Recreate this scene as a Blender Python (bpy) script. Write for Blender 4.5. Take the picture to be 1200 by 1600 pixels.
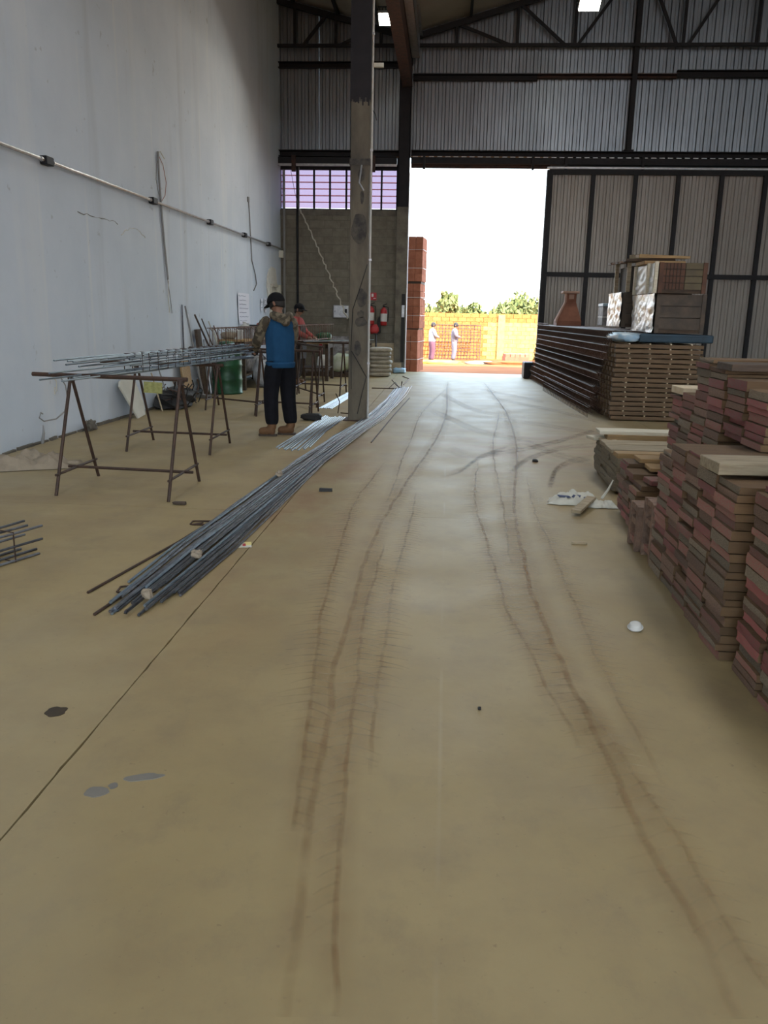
import bpy, bmesh, math, random
from mathutils import Vector, Matrix, Euler, noise
rnd = random.Random(7)
R = math.radians
scene = bpy.context.scene
for o in list(bpy.data.objects):
    bpy.data.objects.remove(o)

# ------------------------------------------------------------------ camera
cd = bpy.data.cameras.new('camera')
cam = bpy.data.objects.new('camera', cd)
scene.collection.objects.link(cam)
cd.sensor_fit = 'VERTICAL'; cd.sensor_height = 32.0; cd.sensor_width = 24.0
cd.lens = 32.0 * 1280 / 1600
cd.clip_start = 0.05; cd.clip_end = 2000
PITCH, ROLL, YAW, CAMH = 0.2375, 0.0201, -0.0707, 1.5
fw = Vector((math.sin(YAW) * math.cos(PITCH), math.cos(YAW) * math.cos(PITCH), -math.sin(PITCH)))
r0 = Vector((math.cos(YAW), -math.sin(YAW), 0)); u0 = r0.cross(fw)
cr = r0 * math.cos(ROLL) + u0 * math.sin(ROLL)
cu = -r0 * math.sin(ROLL) + u0 * math.cos(ROLL)
cam.matrix_world = Matrix(((cr.x, cu.x, -fw.x, 0), (cr.y, cu.y, -fw.y, 0), (cr.z, cu.z, -fw.z, CAMH), (0, 0, 0, 1)))
scene.camera = cam

# ------------------------------------------------------------------ world, sun, added roof fill lights, exposure
w = bpy.data.worlds.new('sky'); scene.world = w; w.use_nodes = True
nt = w.node_tree; nt.nodes.clear()
wo = nt.nodes.new('ShaderNodeOutputWorld'); bg = nt.nodes.new('ShaderNodeBackground')
tc = nt.nodes.new('ShaderNodeTexCoord'); sep = nt.nodes.new('ShaderNodeSeparateXYZ')
ramp = nt.nodes.new('ShaderNodeValToRGB')
nz = nt.nodes.new('ShaderNodeTexNoise'); nz.inputs['Scale'].default_value = 3.0; nz.inputs['Detail'].default_value = 5
mx = nt.nodes.new('ShaderNodeMix'); mx.data_type = 'RGBA'
crp = nt.nodes.new('ShaderNodeValToRGB')
ramp.color_ramp.elements[0].position = 0.0; ramp.color_ramp.elements[0].color = (0.93, 0.96, 1.0, 1)
ramp.color_ramp.elements[1].position = 0.45; ramp.color_ramp.elements[1].color = (0.42, 0.66, 0.95, 1)
e = ramp.color_ramp.elements.new(0.10); e.color = (0.86, 0.94, 1.0, 1)
e = ramp.color_ramp.elements.new(0.19); e.color = (0.60, 0.80, 0.90, 1)
crp.color_ramp.elements[0].position = 0.48; crp.color_ramp.elements[1].position = 0.72
nt.links.new(tc.outputs['Generated'], sep.inputs[0]); nt.links.new(sep.outputs['Z'], ramp.inputs[0])
nt.links.new(tc.outputs['Generated'], nz.inputs['Vector']); nt.links.new(nz.outputs['Fac'], crp.inputs[0])
nt.links.new(crp.outputs[0], mx.inputs['Factor']); nt.links.new(ramp.outputs[0], mx.inputs['A'])
mx.inputs['B'].default_value = (0.92, 0.94, 0.97, 1)
nt.links.new(mx.outputs['Result'], bg.inputs['Color']); nt.links.new(bg.outputs[0], wo.inputs[0])
bg.inputs['Strength'].default_value = 4.6

sd = bpy.data.lights.new('sun', 'SUN'); sun = bpy.data.objects.new('sun', sd)
scene.collection.objects.link(sun)
sd.energy = 11.0; sd.angle = R(0.6); sd.color = (1.0, 0.93, 0.80)
sun.rotation_euler = Vector((-0.55, 0.80, -0.95)).to_track_quat('-Z', 'Y').to_euler()
sun.location = (20, -30, 40)

ROOF_FILL = [((3.6, 4.0, 9.15), 1.4, 16.0, 85), ((12.5, 4.0, 9.3), 1.4, 16.0, 90), ((-2.7, 4.0, 8.3), 0.8, 12.0, 20)]  # unseen area lights added under the roof as overhead fill
for (p, sx, sy, en) in ROOF_FILL:
    ld = bpy.data.lights.new('roof_fill_light', 'AREA'); lo = bpy.data.objects.new('roof_fill_light', ld)
    scene.collection.objects.link(lo)
    ld.shape = 'RECTANGLE'; ld.size = sx; ld.size_y = sy; ld.energy = en; ld.color = (0.93, 0.97, 1.0)
    ld.spread = R(130 if p[0] > 0 else 80); lo.location = p
vs = scene.view_settings
vs.view_transform = 'Standard'; vs.look = 'None'; vs.gamma = 1.0; vs.use_curve_mapping = False
vs.exposure = 0.85

# ------------------------------------------------------------------ materials
MAT = {}
def mat(name, col, rough=0.7, metal=0.0, col2=None, scale=6.0, bump=0.0, bscale=None, lo=0.35, hi=0.65, stretch=None,
        rand=0.0, space='object', spec=0.5, detail=5.0):
    m = bpy.data.materials.new(name); m.use_nodes = True
    n = m.node_tree.nodes; l = m.node_tree.links
    b = n['Principled BSDF']
    b.inputs['Roughness'].default_value = rough; b.inputs['Metallic'].default_value = metal
    b.inputs['Specular IOR Level'].default_value = spec
    b.inputs['Base Color'].default_value = (*col, 1)
    if space == 'world':
        t = n.new('ShaderNodeNewGeometry'); vec = t.outputs['Position']
    else:
        t = n.new('ShaderNodeTexCoord'); vec = t.outputs['Object']
    mp = n.new('ShaderNodeMapping'); l.new(vec, mp.inputs['Vector'])
    if stretch: mp.inputs['Scale'].default_value = stretch
    out = None
    if space != 'world':
        oi = n.new('ShaderNodeObjectInfo')
        ml = n.new('ShaderNodeMath'); ml.operation = 'MULTIPLY'; ml.inputs[1].default_value = 37.0
        l.new(oi.outputs['Random'], ml.inputs[0]); cx = n.new('ShaderNodeCombineXYZ')
        for i in range(3): l.new(ml.outputs[0], cx.inputs[i])
        l.new(cx.outputs[0], mp.inputs['Location'])
    if col2 is not None:
        nn = n.new('ShaderNodeTexNoise'); nn.inputs['Scale'].default_value = scale; nn.inputs['Detail'].default_value = detail
        nn.inputs['Roughness'].default_value = 0.6
        l.new(mp.outputs[0], nn.inputs['Vector'])
        cr_ = n.new('ShaderNodeValToRGB')
        cr_.color_ramp.elements[0].position = lo; cr_.color_ramp.elements[0].color = (*col, 1)
        cr_.color_ramp.elements[1].position = hi; cr_.color_ramp.elements[1].color = (*col2, 1)
        l.new(nn.outputs['Fac'], cr_.inputs[0]); out = cr_.outputs[0]
    if rand > 0 and space != 'world':
        hs = n.new('ShaderNodeHueSaturation')
        mr = n.new('ShaderNodeMapRange'); mr.inputs['To Min'].default_value = 1 - rand; mr.inputs['To Max'].default_value = 1 + rand
        l.new(oi.outputs['Random'], mr.inputs['Value']); l.new(mr.outputs[0], hs.inputs['Value'])
        if out: l.new(out, hs.inputs['Color'])
        else: hs.inputs['Color'].default_value = (*col, 1)
        out = hs.outputs[0]
    if out: l.new(out, b.inputs['Base Color'])
    if bump > 0:
        nb = n.new('ShaderNodeTexNoise'); nb.inputs['Scale'].default_value = bscale or scale * 3; nb.inputs['Detail'].default_value = 6
        l.new(mp.outputs[0], nb.inputs['Vector'])
        bp = n.new('ShaderNodeBump'); bp.inputs['Strength'].default_value = bump; bp.inputs['Distance'].default_value = 0.02
        l.new(nb.outputs['Fac'], bp.inputs['Height']); l.new(bp.outputs[0], b.inputs['Normal'])
    MAT[name] = m
    return m

def floor_mat():
    m = bpy.data.materials.new('concrete_floor'); m.use_nodes = True
    n = m.node_tree.nodes; l = m.node_tree.links; b = n['Principled BSDF']
    g = n.new('ShaderNodeNewGeometry')
    def ns(scale, detail, stretch=(1, 1, 1), rough=.55):
        mp = n.new('ShaderNodeMapping'); mp.inputs['Scale'].default_value = stretch
        l.new(g.outputs['Position'], mp.inputs[0])
        t = n.new('ShaderNodeTexNoise'); t.inputs['Scale'].default_value = scale; t.inputs['Detail'].default_value = detail
        t.inputs['Roughness'].default_value = rough
        l.new(mp.outputs[0], t.inputs['Vector']); return t.outputs['Fac']
    def ramp(v, p0, p1, c0=(0, 0, 0), c1=(1, 1, 1)):
        r = n.new('ShaderNodeValToRGB'); r.color_ramp.elements[0].position = p0; r.color_ramp.elements[1].position = p1
        r.color_ramp.elements[0].color = (*c0, 1); r.color_ramp.elements[1].color = (*c1, 1); l.new(v, r.inputs[0]); return r.outputs[0]
    def mixc(f, a, bb, amt=1.0, blend='MIX'):
        x = n.new('ShaderNodeMix'); x.data_type = 'RGBA'; x.blend_type = blend
        if amt != 1.0:
            mm = n.new('ShaderNodeMath'); mm.operation = 'MULTIPLY'; mm.inputs[1].default_value = amt; l.new(f, mm.inputs[0]); f = mm.outputs[0]
        l.new(f, x.inputs['Factor'])
        for s, v in (('A', a), ('B', bb)):
            if isinstance(v, tuple): x.inputs[s].default_value = (*v, 1)
            else: l.new(v, x.inputs[s])
        return x.outputs['Result']
    base = ramp(ns(0.9, 7), .3, .7, (0.278, 0.208, 0.094), (0.325, 0.250, 0.124))
    base = mixc(ramp(ns(2.3, 8, rough=.65), .42, .72), base, (0.225, 0.165, 0.085), .7)
    base = mixc(ramp(ns(5.5, 8, (1, .7, 1), .7), .52, .70), base, (0.20, 0.15, 0.085), .45)
    base = mixc(ramp(ns(0.55, 4, (1, .45, 1)), .52, .72), base, (0.34, 0.29, 0.19), .6)
    # red dust: stronger towards the doorway and along the steel bars, broken up by noise
    sp = n.new('ShaderNodeSeparateXYZ'); l.new(g.outputs['Position'], sp.inputs[0])
    def band(axis, c, wd):
        a = n.new('ShaderNodeMath'); a.operation = 'SUBTRACT'; a.inputs[1].default_value = c; l.new(sp.outputs[axis], a.inputs[0])
        bb = n.new('ShaderNodeMath'); bb.operation = 'ABSOLUTE'; l.new(a.outputs[0], bb.inputs[0])
        mr = n.new('ShaderNodeMapRange'); mr.interpolation_type = 'SMOOTHSTEP'
        mr.inputs['From Min'].default_value = 0; mr.inputs['From Max'].default_value = wd
        mr.inputs['To Min'].default_value = 1; mr.inputs['To Max'].default_value = 0; l.new(bb.outputs[0], mr.inputs['Value']); return mr.outputs[0]
    def mul(a, bb):
        x = n.new('ShaderNodeMath'); x.operation = 'MULTIPLY'; l.new(a, x.inputs[0]); l.new(bb, x.inputs[1]); return x.outputs[0]
    dn = ramp(ns(1.7, 8, (1, .6, 1), .7), .42, .62)
    base = mixc(mul(mul(band('X', 1.0, 2.3), band('Y', 9.8, 3.6)), ramp(ns(3.0, 6, (.35, 1.6, 1)), .4, .62)), base, (0.26, 0.145, 0.075), .75)
    base = mixc(mul(mul(band('X', -1.12, .85), band('Y', 7.5, 6.0)), dn), base, (0.235, 0.125, 0.055), .85)
    base = mixc(mul(mul(band('X', -3.4, 1.8), band('Y', 6.6, 3.2)), ramp(ns(1.3, 6, (.5, 1.4, 1), .7), .45, .68)), base, (0.19, 0.13, 0.07), .6)
    base = mixc(ramp(ns(38, 4), .66, .74), base, (0.16, 0.11, 0.06), .5)
    # pale scuffs and thin scratches
    base = mixc(mul(band('X', 0.03, .012), ramp(ns(1.2, 3, (1, .5, 1)), .5, .62)), base, (0.42, 0.37, 0.27), .3)
    l.new(base, b.inputs['Base Color'])
    rr = n.new('ShaderNodeMapRange'); rr.inputs['To Min'].default_value = .42; rr.inputs['To Max'].default_value = .70
    l.new(ns(2.0, 6), rr.inputs['Value']); l.new(rr.outputs[0], b.inputs['Roughness'])
    bp = n.new('ShaderNodeBump'); bp.inputs['Strength'].default_value = .12; bp.inputs['Distance'].default_value = .01
    l.new(ns(14, 8), bp.inputs['Height']); l.new(bp.outputs[0], b.inputs['Normal'])
    MAT['floor'] = m

def wall_mat():
    m = mat('wall_paint', (0.52, 0.58, 0.66), .8, col2=(0.58, 0.635, 0.71), scale=.9, bump=.12, bscale=9, space='world')
    n = m.node_tree.nodes; l = m.node_tree.links; b = n['Principled BSDF']
    src = b.inputs['Base Color'].links[0].from_socket
    g = n.new('ShaderNodeNewGeometry')
    # vertical filler joints and streaks in the plaster panels
    def nz_(scale, st, lo, hi):
        mp = n.new('ShaderNodeMapping'); mp.inputs['Scale'].default_value = st; l.new(g.outputs['Position'], mp.inputs[0])
        t = n.new('ShaderNodeTexNoise'); t.inputs['Scale'].default_value = scale; t.inputs['Detail'].default_value = 4; l.new(mp.outputs[0], t.inputs['Vector'])
        r = n.new('ShaderNodeValToRGB'); r.color_ramp.elements[0].position = lo; r.color_ramp.elements[1].position = hi
        l.new(t.outputs['Fac'], r.inputs[0]); return r.outputs[0]
    def over(f, col, amt, src):
        mm = n.new('ShaderNodeMath'); mm.operation = 'MULTIPLY'; mm.inputs[1].default_value = amt; l.new(f, mm.inputs[0])
        x = n.new('ShaderNodeMix'); x.data_type = 'RGBA'; l.new(mm.outputs[0], x.inputs['Factor']); l.new(src, x.inputs['A'])
        x.inputs['B'].default_value = (*col, 1); return x.outputs['Result']
    src = over(nz_(1.6, (1, 1, .06), .56, .7), (0.68, 0.70, 0.71), .45, src)
    src = over(nz_(2.2, (1, 1, .09), .58, .72), (0.41, 0.44, 0.48), .4, src)
    sp = n.new('ShaderNodeSeparateXYZ'); l.new(g.outputs['Position'], sp.inputs[0])
    dv = n.new('ShaderNodeMath'); dv.operation = 'PINGPONG'; dv.inputs[1].default_value = .6; 
    ad = n.new('ShaderNodeMath'); ad.operation = 'ADD'; ad.inputs[1].default_value = .35; l.new(sp.outputs['Y'], ad.inputs[0]); l.new(ad.outputs[0], dv.inputs[0])
    mr = n.new('ShaderNodeMapRange'); mr.inputs['From Min'].default_value = 0; mr.inputs['From Max'].default_value = .05; mr.inputs['To Min'].default_value = 1; mr.inputs['To Max'].default_value = 0
    l.new(dv.outputs[0], mr.inputs['Value'])
    m2 = n.new('ShaderNodeMath'); m2.operation = 'MULTIPLY'; l.new(mr.outputs[0], m2.inputs[0]); l.new(nz_(1.1, (1, 1, .5), .45, .7), m2.inputs[1])
    src = over(m2.outputs[0], (0.70, 0.71, 0.70), .6, src)
    src = over(nz_(7.0, (1, 1, 1), .69, .73), (0.2, 0.2, 0.2), .35, src)
    l.new(src, b.inputs['Base Color'])
    MAT['wall'] = m

floor_mat(); wall_mat()
mat('steel_dark', (0.008, 0.0095, 0.0135), .6, 0.0, (0.014, 0.0145, 0.018), 8, spec=.3)
mat('steel_rust', (0.075, 0.036, 0.026), .7, .3, (0.03, 0.021, 0.02), 9, .2)
mat('rebar_dark', (0.042, 0.027, 0.022), .6, .4, (0.075, 0.042, 0.028), 14, .1)
mat('rebar_grey', (0.20, 0.215, 0.245), .36, .85, (0.085, 0.09, 0.105), 10, .15, 120, rand=.35)
mat('rebar_bright', (0.33, 0.41, 0.49), .38, .85, (0.23, 0.29, 0.355), 10, .1, 120, rand=.25)
mat('rebar_rusty', (0.20, 0.115, 0.085), .65, .5, (0.09, 0.05, 0.035), 20, .1)
mat('galvanised', (0.42, 0.43, 0.44), .4, .8, (0.30, 0.31, 0.33), 12)
mat('cladding', (0.27, 0.305, 0.345), .36, .85, (0.205, 0.232, 0.262), 1.3, stretch=(1, 1, .35), space='world')
mat('leaf_cladding', (0.30, 0.285, 0.27), .5, .35, (0.25, 0.235, 0.22), 1.1, stretch=(1, 1, .35), space='world')
mat('roof_sheet', (0.36, 0.33, 0.29), .6, .3, (0.30, 0.275, 0.24), 1, space='world')
mat('concrete_block', (0.19, 0.175, 0.14), .9, 0, (0.145, 0.13, 0.10), 5, .35, 22, rand=.07)
mat('mortar', (0.12, 0.11, 0.085), .95)
mat('concrete_post', (0.17, 0.155, 0.125), .9, 0, (0.10, 0.09, 0.075), 4, .3, 25)
mat('column_bare', (0.15, 0.13, 0.095), .75, .1, (0.06, 0.052, 0.042), 3.5, .25, 24, stretch=(1, 1, .35), lo=.35, hi=.7)
mat('column_paint', (0.007, 0.007, 0.011), .6, .0, (0.012, 0.0115, 0.015), 6, spec=.3)
mat('smudge', (0.03, 0.028, 0.028), .8, 0, (0.085, 0.075, 0.06), 12)
mat('white_plastic', (0.62, 0.62, 0.60), .5, 0, (0.5, 0.5, 0.48), 8)
mat('off_white', (0.60, 0.59, 0.52), .7, 0, (0.5, 0.49, 0.42), 3)
mat('plaster_white', (0.72, 0.71, 0.66), .9, 0, (0.6, 0.58, 0.53), 6)
mat('paper', (0.70, 0.71, 0.78), .8)
mat('ink', (0.20, 0.22, 0.32), .8)
mat('black_rubber', (0.012, 0.012, 0.013), .7)
mat('wire_grey', (0.22, 0.22, 0.22), .6)
mat('wire_white', (0.50, 0.47, 0.40), .6)
mat('wire_pink', (0.30, 0.13, 0.10), .6)
mat('fire_red', (0.38, 0.018, 0.022), .4)
mat('sign_red', (0.40, 0.02, 0.03), .5)
mat('barrel_green', (0.022, 0.12, 0.048), .4, .1, (0.012, 0.055, 0.028), 4, .15, 10)
mat('wood_dark', (0.085, 0.055, 0.035), .8, 0, (0.05, 0.034, 0.024), 5, .2, stretch=(1, 6, 6))
mat('wood_slat', (0.165, 0.105, 0.058), .8, 0, (0.10, 0.064, 0.036), 6, .2, stretch=(.6, 8, 8), rand=.15)
mat('wood_spacer', (0.70, 0.60, 0.45), .8, 0, (0.58, 0.46, 0.3), 9)
mat('wood_pale', (0.42, 0.35, 0.24), .8, 0, (0.27, 0.21, 0.135), 6, .2, stretch=(.7, 7, 7), rand=.18)
mat('wood_white', (0.66, 0.62, 0.50), .8, 0, (0.55, 0.5, 0.38), 6, .1, stretch=(.7, 7, 7))
mat('wood_tan', (0.40, 0.26, 0.12), .75, 0, (0.28, 0.18, 0.085), 6, .15, stretch=(.7, 7, 7), rand=.15)
mat('pale_end', (0.27, 0.225, 0.155), .9, 0, (0.15, 0.125, 0.085), 12, .5, 40, rand=.15)
mat('board_side', (0.17, 0.10, 0.046), .85, 0, (0.115, 0.068, 0.036), 7, .3, 30, stretch=(.6, 5, 8), rand=.25)
mat('board_red', (0.36, 0.10, 0.098), .75, 0, (0.24, 0.16, 0.115), 16, .6, 55, lo=.44, hi=.68, rand=.35)
mat('board_maroon', (0.33, 0.105, 0.095), .8, 0, (0.27, 0.19, 0.135), 18, .6, 55, lo=.38, hi=.62, rand=.35)
mat('board_brown', (0.33, 0.205, 0.145), .85, 0, (0.18, 0.12, 0.088), 20, .7, 60, rand=.3)
mat('board_grey', (0.37, 0.30, 0.22), .85, 0, (0.20, 0.157, 0.108), 20, .7, 60, rand=.3)
mat('sack', (0.30, 0.245, 0.18), .85, 0, (0.23, 0.19, 0.14), 8, .3, 30)
mat('cement_sack', (0.36, 0.33, 0.27), .85, 0, (0.27, 0.245, 0.2), 8, .3, 30, rand=.12)
mat('print_blue', (0.05, 0.07, 0.16), .7)
mat('tarp_blue', (0.022, 0.058, 0.092), .6, 0, (0.014, 0.03, 0.05), 4, .2)
mat('tarp_light', (0.25, 0.44, 0.62), .4, 0, (0.45, 0.55, 0.62), 8, .5, 14)
mat('crate_front', (0.10, 0.075, 0.055), .75, 0, (0.055, 0.045, 0.038), 4, .3, 14)
mat('crate_olive', (0.13, 0.105, 0.06), .75, 0, (0.09, 0.075, 0.05), 4, .2)
mat('crate_brown', (0.12, 0.055, 0.032), .75, 0, (0.075, 0.038, 0.025), 6, .2)
mat('crate_dark', (0.035, 0.028, 0.024), .8, 0, (0.055, 0.042, 0.034), 6)
mat('plastic_wrap', (0.72, 0.72, 0.72), .3, 0, (0.72, 0.56, 0.38), 4.5, .8, 14, lo=.5, hi=.66)
mat('terracotta', (0.24, 0.10, 0.062), .85, 0, (0.19, 0.08, 0.05), 6, .2)
mat('terracotta_trim', (0.36, 0.23, 0.18), .85)
mat('brick_clay', (0.42, 0.17, 0.105), .9, 0, (0.34, 0.13, 0.078), 7, .3, 30, rand=.12, spec=0.05)
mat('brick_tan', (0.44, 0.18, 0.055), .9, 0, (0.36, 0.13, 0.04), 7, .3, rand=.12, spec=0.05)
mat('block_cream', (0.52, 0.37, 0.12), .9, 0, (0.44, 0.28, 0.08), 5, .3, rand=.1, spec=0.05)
mat('soil', (0.24, 0.075, 0.03), .95, 0, (0.29, 0.11, 0.042), .7, .4, 3, space='world', spec=0.05)
mat('soil_yellow', (0.52, 0.30, 0.05), .95, 0, (0.5, 0.3, 0.1), 2, .4, spec=0.05)
mat('grass_far', (0.23, 0.26, 0.09), .95, 0, (0.42, 0.32, 0.13), .3, space='world', spec=0.05)
mat('leaf', (0.125, 0.15, 0.05), .7, 0, (0.19, 0.19, 0.075), 2, spec=0.05)
mat('bark', (0.16, 0.12, 0.08), .9)
mat('roof_blue', (0.07, 0.17, 0.22), .6)
mat('skin', (0.23, 0.115, 0.07), .55, 0, (0.27, 0.14, 0.09), 9)
mat('hair', (0.012, 0.010, 0.009), .7)
mat('cap_black', (0.006, 0.006, 0.008), .8, spec=.2)
mat('hoodie_blue', (0.010, 0.050, 0.115), .9, 0, (0.013, 0.062, 0.14), 6, .3, 18, spec=.2)
mat('camo', (0.05, 0.04, 0.026), .9, 0, (0.15, 0.125, 0.085), 13, .3, 18, lo=.46, hi=.54, detail=2)
mat('trouser_navy', (0.0045, 0.005, 0.0075), .9, 0, (0.007, 0.0075, 0.011), 8, .4, 16, spec=.2)
mat('boot_tan', (0.15, 0.075, 0.03), .75, 0, (0.11, 0.053, 0.022), 9)
mat('boot_sole', (0.05, 0.035, 0.025), .8)
mat('glove_black', (0.014, 0.014, 0.016), .8)
mat('shirt_red', (0.30, 0.055, 0.045), .9, 0, (0.34, 0.065, 0.055), 8)
mat('apron_dark', (0.03, 0.024, 0.024), .9)
mat('shirt_pale', (0.26, 0.25, 0.27), .9)
mat('shirt_grey', (0.15, 0.125, 0.14), .9)
mat('trouser_grey', (0.15, 0.14, 0.17), .9)
mat('trouser_purple', (0.13, 0.05, 0.075), .9)
mat('oil', (0.028, 0.018, 0.008), .35, 0, (0.045, 0.028, 0.012), 20)
mat('damp', (0.16, 0.15, 0.135), .45, 0, (0.19, 0.175, 0.15), 6)
mat('card_yellow', (0.70, 0.62, 0.25), .6)
mat('tag_olive', (0.24, 0.25, 0.08), .7, 0, (0.36, 0.36, 0.14), 30)
mat('red_plastic', (0.26, 0.015, 0.02), .4)
mat('junk_grey', (0.30, 0.30, 0.31), .6, 0, (0.12, 0.11, 0.11), 9, .4)
mat('junk_green', (0.34, 0.40, 0.22), .5, 0, (0.5, 0.52, 0.44), 6, .3)
mat('bag_clear', (0.48, 0.52, 0.56), .3, 0, (0.28, 0.30, 0.33), 7, .6)
def emis(name, col, st):
    m = bpy.data.materials.new(name); m.use_nodes = True
    b = m.node_tree.nodes['Principled BSDF']; b.inputs['Emission Color'].default_value = (*col, 1); b.inputs['Emission Strength'].default_value = st
    b.inputs['Base Color'].default_value = (.8, .8, .8, 1); MAT[name] = m
emis('lamp_lens', (1.0, 0.97, 0.80), 22.0)
emis('fill_panel_glow', (0.93, 0.97, 1.0), 1.2)  # glow for the added roof fill panels
def pane_mat():
    m = bpy.data.materials.new('frosted_pane'); m.use_nodes = True
    n = m.node_tree.nodes; l = m.node_tree.links; n.remove(n['Principled BSDF'])
    t = n.new('ShaderNodeBsdfTransparent'); t.inputs[0].default_value = (.37, .325, .385, 1)
    d = n.new('ShaderNodeBsdfTranslucent'); d.inputs[0].default_value = (.30, .25, .33, 1)
    x = n.new('ShaderNodeMixShader'); x.inputs[0].default_value = .25
    l.new(t.outputs[0], x.inputs[1]); l.new(d.outputs[0], x.inputs[2]); l.new(x.outputs[0], n['Material Output'].inputs[0])
    MAT['frosted_pane'] = m
pane_mat()
def slat_mat():
    m = bpy.data.materials.new('window_pink'); m.use_nodes = True
    n = m.node_tree.nodes; l = m.node_tree.links; n.remove(n['Principled BSDF'])
    t = n.new('ShaderNodeBsdfTransparent'); t.inputs[0].default_value = (.35, .205, .225, 1)
    d = n.new('ShaderNodeBsdfDiffuse'); d.inputs[0].default_value = (.62, .25, .28, 1)
    x = n.new('ShaderNodeMixShader'); x.inputs[0].default_value = .35
    l.new(t.outputs[0], x.inputs[1]); l.new(d.outputs[0], x.inputs[2]); l.new(x.outputs[0], n['Material Output'].inputs[0])
    MAT['window_pink'] = m
slat_mat()
def dust_mat(name, col, strength):
    m = bpy.data.materials.new(name); m.use_nodes = True
    n = m.node_tree.nodes; l = m.node_tree.links; b = n['Principled BSDF']
    b.inputs['Base Color'].default_value = (*col, 1); b.inputs['Roughness'].default_value = .6
    at = n.new('ShaderNodeAttribute'); at.attribute_name = 'dust_amount'
    g = n.new('ShaderNodeNewGeometry')
    t = n.new('ShaderNodeTexNoise'); t.inputs['Scale'].default_value = 11; t.inputs['Detail'].default_value = 5; l.new(g.outputs['Position'], t.inputs['Vector'])
    mr = n.new('ShaderNodeMapRange'); mr.inputs['From Min'].default_value = .3; mr.inputs['From Max'].default_value = .62; mr.inputs['To Min'].default_value = .3
    l.new(t.outputs['Fac'], mr.inputs['Value'])
    mu = n.new('ShaderNodeMath'); mu.operation = 'MULTIPLY'; l.new(at.outputs['Fac'], mu.inputs[0]); l.new(mr.outputs[0], mu.inputs[1])
    m2 = n.new('ShaderNodeMath'); m2.operation = 'MULTIPLY'; m2.inputs[1].default_value = strength; m2.use_clamp = True; l.new(mu.outputs[0], m2.inputs[0])
    l.new(m2.outputs[0], b.inputs['Alpha'])
    MAT[name] = m
dust_mat('dust_track', (0.285, 0.165, 0.06), .85)
dust_mat('dust_arc', (0.27, 0.16, 0.085), .42)

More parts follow.
